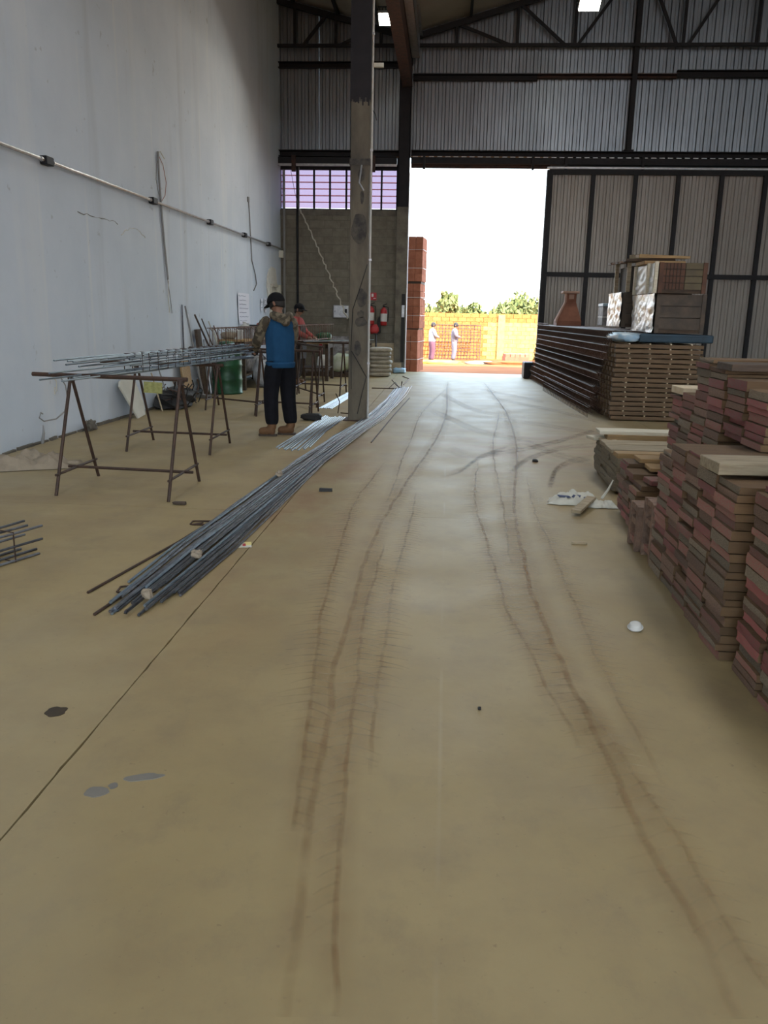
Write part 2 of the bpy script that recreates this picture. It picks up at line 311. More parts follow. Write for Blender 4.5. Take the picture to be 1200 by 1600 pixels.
# ------------------------------------------------------------------ mesh building
COL = scene.collection
class MB:
    def __init__(s): s.v = []; s.f = []; s.m = []
    def add(s, vs, fs, mi=0):
        o = len(s.v); s.v += [tuple(v) for v in vs]; s.f += [tuple(i + o for i in f) for f in fs]; s.m += [mi] * len(fs); return s
    def box(s, c, d, rot=None, mi=0, jit=0):
        x, y, z = d[0] / 2, d[1] / 2, d[2] / 2
        vs = [Vector((sx * x, sy * y, sz * z)) for sz in (-1, 1) for sy in (-1, 1) for sx in (-1, 1)]
        if jit: vs = [v + Vector([rnd.uniform(-jit, jit) for _ in range(3)]) for v in vs]
        if rot is not None:
            M = rot if isinstance(rot, Matrix) else Euler(rot).to_matrix()
            vs = [M @ v for v in vs]
        vs = [v + Vector(c) for v in vs]
        return s.add(vs, [(0, 2, 3, 1), (4, 5, 7, 6), (0, 1, 5, 4), (2, 6, 7, 3), (0, 4, 6, 2), (1, 3, 7, 5)], mi)
    def lim(s, a, b, mi=0):
        return s.box([(a[i] + b[i]) / 2 for i in range(3)], [abs(b[i] - a[i]) for i in range(3)], None, mi)
    def tube(s, pts, r, n=6, mi=0, cap=True):
        pts = [Vector(p) for p in pts]; rs = r if isinstance(r, (list, tuple)) else [r] * len(pts)
        rings = []; up = None
        for i, p in enumerate(pts):
            t = (pts[min(i + 1, len(pts) - 1)] - pts[max(i - 1, 0)])
            t = t.normalized() if t.length > 1e-9 else Vector((0, 0, 1))
            if up is None: up = Vector((0, 0, 1)) if abs(t.z) < .9 else Vector((1, 0, 0))
            a = t.cross(up)
            if a.length < 1e-6: a = t.cross(Vector((0.3, 1, 0.2)))
            a.normalize(); b = a.cross(t); up = b
            rings.append([p + (a * math.cos(2 * math.pi * k / n) + b * math.sin(2 * math.pi * k / n)) * rs[i] for k in range(n)])
        vs = [v for rg in rings for v in rg]; fs = []
        for i in range(len(pts) - 1):
            for k in range(n):
                fs.append((i * n + k, i * n + (k + 1) % n, (i + 1) * n + (k + 1) % n, (i + 1) * n + k))
        if cap:
            fs.append(tuple(range(n - 1, -1, -1))); fs.append(tuple((len(pts) - 1) * n + k for k in range(n)))
        return s.add(vs, fs, mi)
    def lathe(s, prof, n=24, c=(0, 0, 0), mi=0, jit=None):
        vs = []; fs = []
        for (r, z) in prof:
            for k in range(n):
                a = 2 * math.pi * k / n; vs.append((c[0] + r * math.cos(a), c[1] + r * math.sin(a), c[2] + z))
        for i in range(len(prof) - 1):
            for k in range(n):
                fs.append((i * n + k, i * n + (k + 1) % n, (i + 1) * n + (k + 1) % n, (i + 1) * n + k))
        fs.append(tuple(range(n - 1, -1, -1))); fs.append(tuple((len(prof) - 1) * n + k for k in range(n)))
        return s.add(vs, fs, mi)
    def prism(s, poly, a, b, axis=2, mi=0):
        n = len(poly)
        def mk(p, h):
            q = [p[0], p[1]]; q.insert(axis, h); return q
        vs = [mk(p, a) for p in poly] + [mk(p, b) for p in poly]
        fs = [tuple(range(n - 1, -1, -1)), tuple(range(n, 2 * n))] + [(i, (i + 1) % n, n + (i + 1) % n, n + i) for i in range(n)]
        return s.add(vs, fs, mi)
    def blob(s, c, d, seg=(14, 9), amp=.12, freq=2.5, seed=0, mi=0, rot=None, flat=None):
        """soft lumpy form (sack, bag): a sphere pushed about by noise, base flattened"""
        vs = []; fs = []; n, m = seg; sd_ = Vector((seed * 3.1, seed * 1.7, seed * 2.3))
        M = Euler(rot).to_matrix() if rot else Matrix.Identity(3)
        for j in range(m + 1):
            th = math.pi * j / m
            for k in range(n):
                ph = 2 * math.pi * k / n
                u = Vector((math.sin(th) * math.cos(ph), math.sin(th) * math.sin(ph), math.cos(th)))
                q = Vector([math.copysign(abs(x) ** .62, x) for x in u])
                q *= 1 + amp * noise.noise(u * freq + sd_) + amp * .6 * noise.noise(u * freq * 2.7 + sd_)
                p = Vector((q.x * d[0] / 2, q.y * d[1] / 2, q.z * d[2] / 2))
                if flat is not None: p.z = max(p.z, flat)
                vs.append(M @ p + Vector(c))
        for j in range(m):
            for k in range(n):
                fs.append((j * n + k, (j + 1) * n + k, (j + 1) * n + (k + 1) % n, j * n + (k + 1) % n))
        return s.add(vs, fs, mi)
    def mesh(s, name, mats, smooth=False):
        me = bpy.data.meshes.new(name); me.from_pydata(s.v, [], s.f)
        for m in (mats if isinstance(mats, (list, tuple)) else [mats]): me.materials.append(MAT[m])
        me.polygons.foreach_set('material_index', s.m)
        if smooth: me.polygons.foreach_set('use_smooth', [True] * len(s.f))
        bm = bmesh.new(); bm.from_mesh(me); bmesh.ops.recalc_face_normals(bm, faces=bm.faces); bm.to_mesh(me); bm.free()
        me.update(); return me
    def build(s, name, mats, parent=None, smooth=False, loc=None, rot=None):
        return obj(name, s.mesh(name, mats, smooth), parent, loc, rot)
def obj(name, me, parent=None, loc=None, rot=None):
    o = bpy.data.objects.new(name, me); COL.objects.link(o)
    if parent: o.parent = parent
    if loc is not None: o.location = loc
    if rot is not None: o.rotation_euler = rot
    return o
def tag(o, label, cat, group=None, kind=None):
    o['label'] = label
    if cat: o['category'] = cat
    if group: o['group'] = group
    if kind: o['kind'] = kind
    return o
def thing(name, label, cat, loc=(0, 0, 0), rz=0, group=None):
    o = bpy.data.objects.new(name, None); COL.objects.link(o); o.location = loc; o.rotation_euler = (0, 0, rz)
    o.empty_display_size = .1
    return tag(o, label, cat, group)
def struct(o, label=None):
    o['kind'] = 'structure'
    if label: o['label'] = label
    return o
def copy_tree(o, parent=None):
    c = o.copy(); COL.objects.link(c); c.parent = parent
    for ch in o.children: copy_tree(ch, c)
    return c
def bevel(o, wd=.004, seg=1):
    b = o.modifiers.new('bevel', 'BEVEL'); b.width = wd; b.segments = seg; b.limit_method = 'ANGLE'; return o
ORD = ['topmost', 'second', 'third', 'fourth', 'fifth', 'sixth', 'seventh', 'eighth', 'ninth', 'tenth', 'eleventh', 'twelfth',
       'thirteenth', 'fourteenth', 'fifteenth', 'sixteenth', 'seventeenth', 'eighteenth']
def nth(n): return '%d%s' % (n, 'th' if 10 <= n % 100 <= 20 else {1: 'st', 2: 'nd', 3: 'rd'}.get(n % 10, 'th'))
def wx(y): return -4.54 + (y - 8.5) * 0.0118        # inner face of the left wall
YB = 22.0                                           # inner face of the back wall
def roofz(x):
    if x < -1.1: return 8.12 + (-1.1 - x) * .25
    if x < 8.5: return 8.12 + (x + 1.1) * .285
    return max(8.12 + 9.6 * .285 - (x - 8.5) * .285, 7.8)

# ================================================================== STRUCTURE
# ---- floor: concrete slabs with open joints over a dark base
fl = MB().lim((-5.2, -8, -.30), (18.2, 22.25, -.13)).build('floor', 'mortar'); struct(fl, 'beige concrete slab floor with dusty tyre tracks')
xs = [-5.2, -1.234, 2.9, 7.0, 11.1, 15.0, 18.2]; ys = [-8, -4, 1.0, 6.06, 11.2, 16.4, 22.25]
for i in range(len(xs) - 1):
    for j in range(len(ys) - 1):
        g = .0025
        x0, x1, y0, y1 = xs[i] + g, xs[i + 1] - g, ys[j] + g * .6, ys[j + 1] - g * .6
        s = MB()
        if i in (0, 1):                                # the long joint is chipped: ragged edge along it
            n = int((y1 - y0) / .06); rag = [y0 + (y1 - y0) * k / n for k in range(n + 1)]
            def edge(y): return max(0, noise.noise(Vector((3.1, y * 3.0, i))) - .12) * .012 + max(0, noise.noise(Vector((1.7, y * 14, i)))) * .006
            if i == 0: poly = [(x0, y1), (x0, y0)] + [(x1 - edge(y), y) for y in rag]
            else: poly = [(x1, y0), (x1, y1)] + [(x0 + edge(y), y) for y in reversed(rag)]
            s.prism(poly, -.13, 0)
        else: s.lim((x0, y0, -.13), (x1, y1, 0))
        s.build('floor_slab', 'floor', fl)

# ---- left wall
WT = .25
ya, yb_ = -8.2, YB + .35
m = MB(); m.prism([(wx(ya), ya), (wx(yb_), yb_), (wx(yb_) - WT, yb_), (wx(ya) - WT, ya)], 0, 9.4)
wl = m.build('wall_left', 'wall'); struct(wl, 'tall grey painted plaster wall on the left')
# rough mortar strip at its foot
m = MB()
yy = 4.0
while yy < 20:
    ln = rnd.uniform(.15, .5)
    if rnd.random() < .8:
        m.box((wx(yy) + .012, yy + ln / 2, .012), (rnd.uniform(.03, .05), ln, rnd.uniform(.02, .06)), jit=.008)
    yy += ln + rnd.uniform(0, .12)
b = m.build('baseboard_left', 'concrete_post'); struct(b, 'rough mortar strip along the foot of the left wall')
# plaster patch and doorway near the far corner
m = MB(); pts = []
for k in range(14):
    a = 2 * math.pi * k / 14; rr = 1 + .22 * noise.noise(Vector((k * 1.3, 2, 5)))
    pts.append((20.9 + .62 * rr * math.cos(a), 2.08 + .52 * rr * math.sin(a)))
m.prism(pts, wx(20.9) - .004, wx(20.9) + .016, 0); o = m.build('trim_1', 'plaster_white'); struct(o, 'ragged white plaster patch by the corner doorway')
d = MB().lim((wx(21) - .01, 20.72, 0.0), (wx(21) + .012, 21.42, 2.10)).build('door_1', 'wood_dark'); struct(d, 'dark doorway in the left wall by the corner')  # dark sheet on the solid wall, its colour standing for the shaded opening
MB().lim((wx(21) - .01, 21.42, 0), (wx(21) + .10, 21.56, 2.16)).build('door_frame', 'off_white', d)
MB().lim((wx(21) - .01, 20.62, 0), (wx(21) + .05, 20.72, 2.16)).build('door_frame', 'off_white', d)
MB().lim((wx(21) - .01, 20.72, 2.10), (wx(21) + .06, 21.42, 2.17)).build('door_frame', 'off_white', d)

# ---- back wall: block masonry lower left
XL, XP = wx(YB) - .05, -1.37
bw = MB().lim((XL, YB + .015, 0), (XP, YB + .2, 3.93)).build('wall_back', 'mortar'); struct(bw, 'grey concrete block wall beside the doorway')
bm_ = MB().box((0, 0, 0), (.392, .14, .192), jit=.0025).mesh('block', 'concrete_block')
row = 0; z = .0
while z < 3.9:
    x = XL - (0.2 if row % 2 else 0)
    while x < XP - .02:
        x0, x1 = max(x, XL), min(x + .4, XP)
        if x1 - x0 > .05:
            o = obj('block', bm_, bw, ((x0 + x1) / 2, YB + .07 + rnd.uniform(-.004, .004), z + .1))
            o.scale.x = (x1 - x0) / .4
        x += .4
    z += .2; row += 1
lt = MB().lim((XL, YB - .03, 3.92), (XP, YB + .2, 4.05)).build('trim_2', 'concrete_post'); struct(lt, 'concrete sill beam under the louvre windows')

# ---- louvre window band
wn = MB().lim((XL, YB + .07, 4.05), (XP, YB + .13, 4.09)).build('window_1', 'steel_dark'); struct(wn, 'pink-tinted louvre window band above the block wall')
MB().lim((XL, YB + .07, 5.02), (XP, YB + .16, 5.34)).build('window_frame', 'steel_dark', wn)
mull = [XL + .03, -3.93, -3.52, -3.11, -2.69, -2.28, -1.79, XP - .02]
for x in mull: MB().lim((x - .022, YB + .05, 4.06), (x + .022, YB + .12, 5.06)).build('mullion', 'steel_dark', wn)
NS = 6
for a, b in zip(mull[:-1], mull[1:]):
    for k in range(NS):
        z0 = 4.09 + k * .96 / NS
        MB().box(((a + b) / 2, YB + .14, z0 + .085), (b - a - .03, .006, .15), rot=(R(-12), 0, 0)).build('pane', 'frosted_pane', wn)
        MB().box(((a + b) / 2, YB + .125, z0 + .158), (b - a - .03, .05, .022)).build('louvre_slat', 'window_pink', wn)

# ---- upper gable: corrugated cladding, one sheet at a time, following the roof line
def rib_profile(x0, x1, pitch=.175, dep=.034):
    pts = []; x = x0
    while x < x1 - 1e-6:
        for (t, d) in ((0, 0), (.42, 0), (.52, dep), (.86, dep), (.96, 0)):
            xx = x + t * pitch
            if xx <= x1 + 1e-6: pts.append((xx, d))
        x += pitch
    pts.append((x1, 0)); return pts
ub = MB().lim((XL, YB + .10, 5.42), (18, YB + .14, 5.50)).build('wall_back_upper', 'steel_dark'); struct(ub, 'corrugated metal cladding above the door')
x = XL
while x < 18:
    x1 = min(x + 1.05, 18)
    pr = rib_profile(x, x1); n = len(pr); dy = YB + .02 + rnd.uniform(0, .006)
    rows = [5.30, 6.4, 7.3, None]
    vs = [(px, dy + pd - .004, (roofz(px) + .03) if rz is None else rz) for rz in rows for (px, pd) in pr]
    fs = [(r_ * n + k, r_ * n + k + 1, (r_ + 1) * n + k + 1, (r_ + 1) * n + k) for r_ in range(3) for k in range(n - 1)]
    vs2 = [(a, b + .0012, c) for a, b, c in vs]; N = len(vs)
    s = MB(); s.add(vs + vs2, fs + [tuple(i + N for i in reversed(f)) for f in fs]); s.build('cladding_sheet', 'cladding', ub)
    x = x1
# back wall to the right of the door (behind the sliding leaf)
rb = MB().lim((2.42, YB + .20, 0), (18, YB + .32, 5.45)).build('wall_back_right', 'concrete_block'); struct(rb, 'block wall hidden behind the sliding door')
# right and front walls of the hall (behind the camera: a wide open gate)
struct(MB().lim((18, -8, 0), (18.2, YB + .3, 8.2)).build('wall_right', 'wall'), 'far right wall of the hall')
f = MB(); f.lim((-4.9, -8.2, 0), (-3.6, -8, 9)); f.lim((8.0, -8.2, 0), (18, -8, 9)); f.lim((-3.6, -8.2, 4.6), (8.0, -8, 9))
struct(f.build('wall_front', 'wall'), 'front wall of the hall with its wide open gate')

# ---- roof
ce = MB().lim((-1.35, -8, 8.00), (-.85, YB, 8.04)).build('ceiling', 'galvanised'); struct(ce, 'sheet metal roof rising from the valley gutter')
for (a, b) in ((-4.9, -1.1), (-1.1, 8.5), (8.5, 18.2)):
    n = 10; y0 = -8.2
    for k in range(n):
        ya_, yb2 = y0 + k * 3.06, y0 + (k + 1) * 3.06
        s = MB(); za, zb = roofz(a), roofz(b if b < 18 else 18.0)
        s.add([(a, ya_, za), (b, ya_, zb), (b, yb2, zb), (a, yb2, za), (a, ya_, za + .06), (b, ya_, zb + .06), (b, yb2, zb + .06), (a, yb2, za + .06)],
              [(0, 3, 2, 1), (4, 5, 6, 7), (0, 1, 5, 4), (1, 2, 6, 5), (2, 3, 7, 6), (3, 0, 4, 7)]).build('roof_sheet', 'roof_sheet', ce)
for (p, sx, sy, en) in ROOF_FILL:
    zc = roofz(p[0]); s = MB().box((p[0], p[1], zc - .05), (sx, sy, .03), rot=(0, math.atan(.25) if p[0] < -1.1 else (-math.atan(.285) if p[0] < 8.5 else math.atan(.285)), 0))
    s.build('roof_fill_panel', 'fill_panel_glow', ce)  # unseen glowing panel added above each fill light
for xx in (-4.0, -2.9, -1.9, 0.3, 1.6, 2.9, 4.2, 5.5, 6.8, 8.1):
    MB().lim((xx - .03, -8, roofz(xx) - .13), (xx + .03, YB, roofz(xx) - .01)).build('purlin', 'steel_dark', ce)

# ================================================================== STEEL FRAME
def beam(name, label, a, b, mt='steel_dark', grp=None):
    return tag(MB().lim(a, b).build(name, mt), label, 'beam', grp)
def channel(m, x0, x1, y, z0, z1, dep=.12, t=.02):      # C section along X, open to the camera
    m.lim((x0, y - .006, z0), (x1, y, z1)); m.lim((x0, y - dep, z0), (x1, y, z0 + t)); m.lim((x0, y - dep, z1 - t), (x1, y, z1)); return m
yb = YB - .005
o = channel(MB(), XL, -1.37, yb, 7.33, 7.47).build('wall_girt', 'steel_dark'); tag(o, 'dark steel girt across the cladding left of the steel post', 'beam')
o = channel(MB(), -1.05, 1.95, yb, 7.05, 7.20).build('wall_girt', 'steel_dark'); tag(o, 'dark steel girt above the door beside the steel post', 'beam')
o = channel(MB(), 1.95, 5.25, yb, 7.10, 7.20).build('wall_girt', 'steel_rust'); tag(o, 'thin rust-brown girt crossing the gable post', 'beam')
o = channel(MB(), 5.25, 18, yb, 7.12, 7.28).build('wall_girt', 'steel_dark'); tag(o, 'dark steel girt at the right end of the gable', 'beam')
o = channel(MB(), XL, -1.37, yb, 5.30, 5.45, .16).build('header_beam', 'steel_dark'); tag(o, 'dark header beam over the louvre windows', 'beam')
o = thing('door_header', 'long dark header beam carrying the sliding door rail', 'beam', (0, 0, 0))
channel(MB(), -1.05, 12.0, yb, 5.32, 5.46, .16).build('top_channel', 'steel_dark', o)
MB().lim((-1.05, yb - .20, 5.14), (12.0, yb - .01, 5.29)).build('rail_box', 'steel_dark', o)
MB().lim((2.3, yb - .30, 5.03), (12.0, yb - .26, 5.07)).build('rail', 'galvanised', o)
MB().lim((-1.05, yb - .05, 5.06), (2.4, yb, 5.15)).build('drip_edge', 'steel_rust', o)
sl = MB().lim((-.06, -.0075, -.01), (.06, .0075, .01)).mesh('light_slot', 'galvanised')
for k in range(45): obj('light_slot', sl, o, (-.94 + k * .2, yb - .157, 5.305))
for xx in (-.72, 1.95, 2.75, 4.6): MB().lim((xx - .03, yb - .27, 5.0), (xx + .03, yb - .21, 5.32)).build('bracket', 'steel_dark', o)
o = thing('shutter_box', 'dark steel trough above the louvre windows with rusty brackets', 'beam', (0, 0, 0))
MB().lim((XL + .03, yb - .22, 5.12), (-1.40, yb - .01, 5.27)).build('trough', 'steel_dark', o)
MB().lim((XL + .03, yb - .23, 5.06), (-1.40, yb - .20, 5.115)).build('edge_strip', 'galvanised', o)
for xx in (-3.98, -1.98): MB().lim((xx - .05, yb - .30, 4.92), (xx + .05, yb - .23, 5.30)).build('bracket', 'steel_rust', o)
# steel post with plastered foot between window and door
o = thing('steel_post', 'dark steel post between louvre windows and open doorway', 'post', (-1.21, YB - .19, 0))
m = MB(); m.lim((-.145, -.15, 4.1), (.135, -.138, 7.97)); m.lim((-.145, .138, 4.1), (.135, .15, 7.97)); m.lim((-.145, -.15, 4.1), (-.13, .15, 7.97)); m.lim((.12, -.15, 4.1), (.135, .15, 7.97))
m.build('shaft', 'column_paint', o)
bevel(MB().lim((-.15, -.15, 0), (.14, .16, 4.12)).build('plaster_foot', 'concrete_post', o), .01)
MB().lim((.02, -.17, .28), (.11, -.148, 2.0)).build('door_latch_strip', 'black_rubber', o)
MB().lim((.03, -.20, 1.42), (.10, -.165, 1.72)).build('lock_box', 'galvanised', o)
MB().lim((.135, -.15, 0), (.15, .16, 4.9)).build('edge_angle', 'galvanised', o)
# gable post
o = thing('gable_post', 'dark slender steel post rising above the sliding door', 'post', (4.25, YB - .06, 5.50))
m = MB(); m.lim((-.06, -.10, 0), (.06, -.09, 3.95)); m.lim((-.06, .04, 0), (.06, .05, 3.95)); m.lim((-.008, -.09, 0), (.008, .04, 3.95)); m.build('shaft', 'steel_dark', o)
MB().lim((-.12, -.11, -.03), (.12, .055, 0)).build('foot_plate', 'steel_dark', o)

# ---- gable trusses
def truss(label, x0, x1, zb, nodes, top, yy=YB - .17):
    o = thing('roof_truss', label, 'truss', (x0, yy, zb))
    L = x1 - x0
    MB().lim((0, -.04, -.035), (L, .04, .035)).build('bottom_chord', 'steel_dark', o)
    pts = [(x - x0, top(x) - zb) for x in (x0, x1)] if not (x0 < 8.5 < x1) else [(0, top(x0) - zb), (8.5 - x0, top(8.5) - zb), (L, top(x1) - zb)]
    for (a, b) in zip(pts[:-1], pts[1:]):
        d = Vector((b[0] - a[0], 0, b[1] - a[1])); ang = math.atan2(d.z, d.x)
        MB().box(((a[0] + b[0]) / 2, 0, (a[1] + b[1]) / 2), (d.length, .09, .13), rot=(0, -ang, 0)).build('top_chord', 'steel_dark', o)
    def web(a, b):
        d = Vector((b[0] - a[0], 0, b[1] - a[1])); ang = math.atan2(d.z, d.x)
        MB().box(((a[0] + b[0]) / 2, 0, (a[1] + b[1]) / 2), (d.length, .05, .07), rot=(0, -ang, 0)).build('truss_web', 'steel_dark', o)
    for k, (kind, xa, xb) in enumerate(nodes):
        web((xa - x0, 0), (xb - x0, top(xb) - zb - .05))
    return o
tt = lambda x: roofz(x) - .16
truss('dark steel truss across the left bay under the roof', XL + .05, -1.36, 7.80,
      [('v', -3.95, -3.95), ('d', -3.75, -3.2), ('v', -2.95, -2.95), ('d', -2.85, -2.05), ('v', -1.85, -1.85)], tt)
truss('long dark steel truss across the gable above the doorway', -1.03, 18, 7.80,
      [('v', -.02, -.02), ('d', 1.25, .05), ('v', 1.42, 1.42), ('d', 2.55, 1.50), ('v', 2.78, 2.78), ('d', 2.85, 4.0), ('d', 5.15, 4.35), ('v', 5.3, 5.3), ('d', 5.42, 6.9), ('v', 6.98, 6.98),
       ('d', 8.3, 7.1), ('v', 8.5, 8.5), ('d', 8.6, 10.2), ('v', 10.4, 10.4), ('d', 12, 10.6), ('v', 12.2, 12.2), ('d', 12.4, 14), ('v', 14.2, 14.2)], tt)
# valley beam along the column line, with its flanged faces
o = thing('valley_beam', 'long rust-edged beam running overhead along the column line', 'beam', (-1.16, 0, 6.85))
MB().lim((-.11, -7.95, 0), (-.095, YB - .36, .46)).build('web_plate', 'steel_dark', o)
MB().lim((.075, -7.95, 0), (.09, YB - .36, .46)).build('web_plate', 'steel_rust', o)
MB().lim((-.13, -7.95, -.015), (.11, YB - .36, .0)).build('bottom_flange', 'steel_rust', o)
MB().lim((-.13, -7.95, .46), (.11, YB - .36, .475)).build('top_flange', 'steel_dark', o)
o = thing('valley_gutter', 'grey sheet gutter hung along the roof valley', 'gutter', (-1.1, 0, 7.5))
m = MB(); m.lim((-.2, -7.95, 0), (.2, YB - .25, .01)); m.lim((-.2, -7.95, 0), (-.19, YB - .25, .4)); m.lim((.19, -7.95, 0), (.2, YB - .25, .4)); m.build('trough', 'galvanised', o)
for yy in (-6, -2, 4, 12, 17): MB().lim((-.02, yy, -.2), (.02, yy + .04, .0)).build('hanger', 'steel_dark', o)
for lab, cx, cy, cz, mt in (('leaning brace', 0, 0, 0, 0),):
    pass

# ---- foreground column
CX, CY = -1.235, 11.80
o = thing('steel_column', 'square steel column with peeling grey lower half in mid hall', 'column', (CX, CY, 0))
m = MB(); m.lim((-.135, -.15, 0), (.125, .15, 4.22)); bevel(m.build('bare_shaft', 'column_bare', o), .012)
m = MB(); n = 10
ring = [(-.14, -.155), (.13, -.155), (.13, .155), (-.14, .155)]
m.prism(ring, 4.30, 6.84); 
# ragged lower edge of the dark paint
for k in range(14):
    xx = -.14 + .27 * k / 14; m.lim((xx, -.155, 4.30 - .10 - .09 * noise.noise(Vector((k * .55, 1, 2)))), (xx + .0193, -.149, 4.30))
    m.lim((-.14, -.155 + .31 * k / 14, 4.3 - rnd.uniform(0, .16)), (-.134, -.155 + .31 * (k + 1) / 14, 4.3))
m.build('painted_shaft', 'column_paint', o)
MB().lim((-.137, -.153, 4.2), (.127, .153, 4.31)).build('weld_joint', 'smudge', o)
MB().lim((-.145, -.16, 3.42), (.135, .16, 3.50)).build('collar_band', 'smudge', o)
def spot(par, name, cx, cz, rx, rz_, y, mt, seed, thick=.004):
    m = MB(); pts = []
    for k in range(18):
        a = 2 * math.pi * k / 18; q = 1 + .28 * noise.noise(Vector((math.cos(a) * 1.4, math.sin(a) * 1.4, seed)))
        pts.append((cx + rx * q * math.cos(a), cz + rz_ * q * math.sin(a)))
    m.prism(pts, y - thick, y, 1); return m.build(name, mt, par)
spot(o, 'dark_stain', 0.0, 2.61, .11, .20, -.149, 'smudge', 1)
spot(o, 'dark_stain', .045, 1.70, .07, .12, -.149, 'smudge', 2)
spot(o, 'dark_stain', .03, 1.49, .05, .05, -.149, 'smudge', 3)
spot(o, 'dark_stain', .03, 1.38, .08, .07, -.149, 'smudge', 4)
spot(o, 'dark_stain', -.01, 1.02, .05, .10, -.149, 'smudge', 5)
spot(o, 'dark_stain', .02, 3.30, .05, .08, -.149, 'smudge', 6)
spot(o, 'dark_stain', .03, 3.02, .025, .09, -.149, 'smudge', 7)
MB().tube([(.02, -.157, 3.42), (-.01, -.165, 3.2), (.05, -.160, 3.1)], .012).build('bolt_bracket', 'galvanised', o)
MB().tube([(.115, -.158, 2.15), (.02, -.160, 1.85), (-.08, -.158, 1.55), (-.10, -.158, 1.0), (-.09, -.158, .45)], .0055).build('hanging_cable', 'black_rubber', o)
MB().tube([(-.09, -.158, .98), (.02, -.160, .80), (.125, -.158, .62)], .006).build('hanging_cable', 'black_rubber', o)
MB().tube([(.12, -.158, .62), (.06, -.160, .38), (0, -.158, .1)], .0055).build('hanging_cable', 'black_rubber', o)
MB().lim((-.20, -.21, -.0), (.19, .21, .012)).build('base_plate', 'steel_rust', o)
o = thing('column_conduit', 'thin white conduit pipe running up the column side', 'conduit', (CX + .145, CY - .10, 0))
MB().tube([(0, 0, .02), (0, 0, 2.0), (0, 0, 4.0), (0, 0, 6.1)], .013, 8).build('pipe', 'white_plastic', o)
for zz in (.8, 2.2, 3.6, 5.0): MB().lim((-.018, -.018, zz), (.018, .018, zz + .03)).build('clip', 'galvanised', o)
MB().lim((.01, -.02, 4.62), (.14, .03, 4.67)).build('junction_box', 'off_white', o)
MB().tube([(.01, 0, 4.1), (.04, 0, 4.06), (.06, 0, 3.98)], .006).build('cable_tail', 'black_rubber', o)

# ================================================================== SLIDING DOOR LEAF
o = MB().lim((2.36, YB - .32, 4.90), (11.6, YB - .24, 5.01)).build('door_2', 'steel_dark'); struct(o, 'big corrugated sliding door leaf on dark steel frame')
MB().lim((2.36, YB - .32, .06), (11.6, YB - .24, .18)).build('bottom_rail', 'steel_dark', o)
MB().lim((2.36, YB - .34, 2.49), (11.6, YB - .24, 2.60)).build('middle_rail', 'steel_dark', o)
fx = [2.40, 3.43, 4.45, 5.47, 6.50, 7.53, 8.56, 9.6, 10.6, 11.56]
for k, x in enumerate(fx): MB().lim((x - .05, YB - .33, .08), (x + .05, YB - .25, 5.0)).build('stile', 'steel_dark', o)
for a, b in zip(fx[:-1], fx[1:]):
    for (z0, z1) in ((.15, 2.50), (2.58, 4.92)):
        pr = rib_profile(a + .03, b - .03, .165, .022); n = len(pr)
        vs = [(px, YB - .235 + pd, zz) for zz in (z0, z1) for px, pd in pr]; N = len(vs)
        fs = [(k, k + 1, n + k + 1, n + k) for k in range(n - 1)]
        MB().add(vs + [(q[0], q[1] + .0012, q[2]) for q in vs], fs + [tuple(i + N for i in reversed(f)) for f in fs]).build('door_panel', 'leaf_cladding', o)
m = MB(); m.lim((2.30, YB - .36, 0.06), (2.36, YB - .2, 5.0)); m.build('edge_post', 'steel_dark', o)

# ================================================================== LAMPS
def lamp(label, p, rz=0):
    o = thing('high_bay_lamp', label, 'lamp', p, rz, 'LED high bay lamps')
    bevel(MB().lim((-.15, -.11, .02), (.15, .11, .07)).build('housing', 'galvanised', o), .01)
    m = MB()
    for k in range(7): m.lim((-.13 + k * .042, -.10, .07), (-.12 + k * .042, .10, .12))
    m.build('cooling_fins', 'steel_dark', o)
    MB().lim((-.135, -.095, .0), (.135, .095, .022)).build('lens', 'lamp_lens', o)
    MB().tube([(-.16, 0, .05), (-.16, 0, .22), (.16, 0, .22), (.16, 0, .05)], .01).build('bracket', 'steel_dark', o)
    ld = bpy.data.lights.new('lamp_light', 'AREA'); ld.shape = 'RECTANGLE'; ld.size = .27; ld.size_y = .2; ld.energy = 55; ld.color = (1.0, .96, .84); ld.spread = R(150)
    o.scale = (1.45, 1.45, 1.45)
    lo = bpy.data.objects.new('lamp_light', ld); COL.objects.link(lo); lo.parent = o; lo.location = (0, 0, -.01)
    return o
lamp('glowing LED lamp hanging beside the rusty overhead beam', (-1.40, 18.3, 7.24)).rotation_euler = (R(-25), 0, 0)
lamp('glowing LED lamp hanging in front of the gable truss', (2.60, 18.5, 7.55)).rotation_euler = (R(-25), 0, 0)

# ================================================================== LEFT WALL FITTINGS
o = thing('wall_conduit', 'long metal conduit pipe clipped along the left wall', 'conduit', (0, 0, 3.07))
ysg = [2.0, 5.6, 9.42, 12.69, 15.6, 18.1, 20.4, 21.9]
for a, b in zip(ysg[:-1], ysg[1:]): MB().tube([(wx(a) + .045, a, 0), (wx(b) + .045, b, 0)], .020, 8).build('pipe', 'galvanised', o)
for y in ysg[1:-1]:
    bevel(MB().lim((wx(y), y - .09, -.045), (wx(y) + .085, y + .09, .045)).build('junction_box', 'steel_dark', o), .008)
    for s_ in (-.16, .13): MB().tube([(wx(y) + .045, y + s_, 0), (wx(y) + .045, y + s_ + .03, 0)], .028, 8).build('coupling', 'galvanised', o)
MB().lim((wx(21.8) + .01, 21.7, -.22), (wx(21.8) + .11, 21.82, -.05)).build('end_socket', 'off_white', o)
o = thing('wall_cable', 'dark cable strip with thin wires hanging down left wall', 'cable', (wx(13.1), 13.1, 0))
MB().tube([(.02, -.06, 3.82), (.02, -.05, 3.45), (.02, -.02, 3.1), (.02, .06, 2.5), (.025, .15, 1.96)], .016, 6).build('strip', 'wire_grey', o)
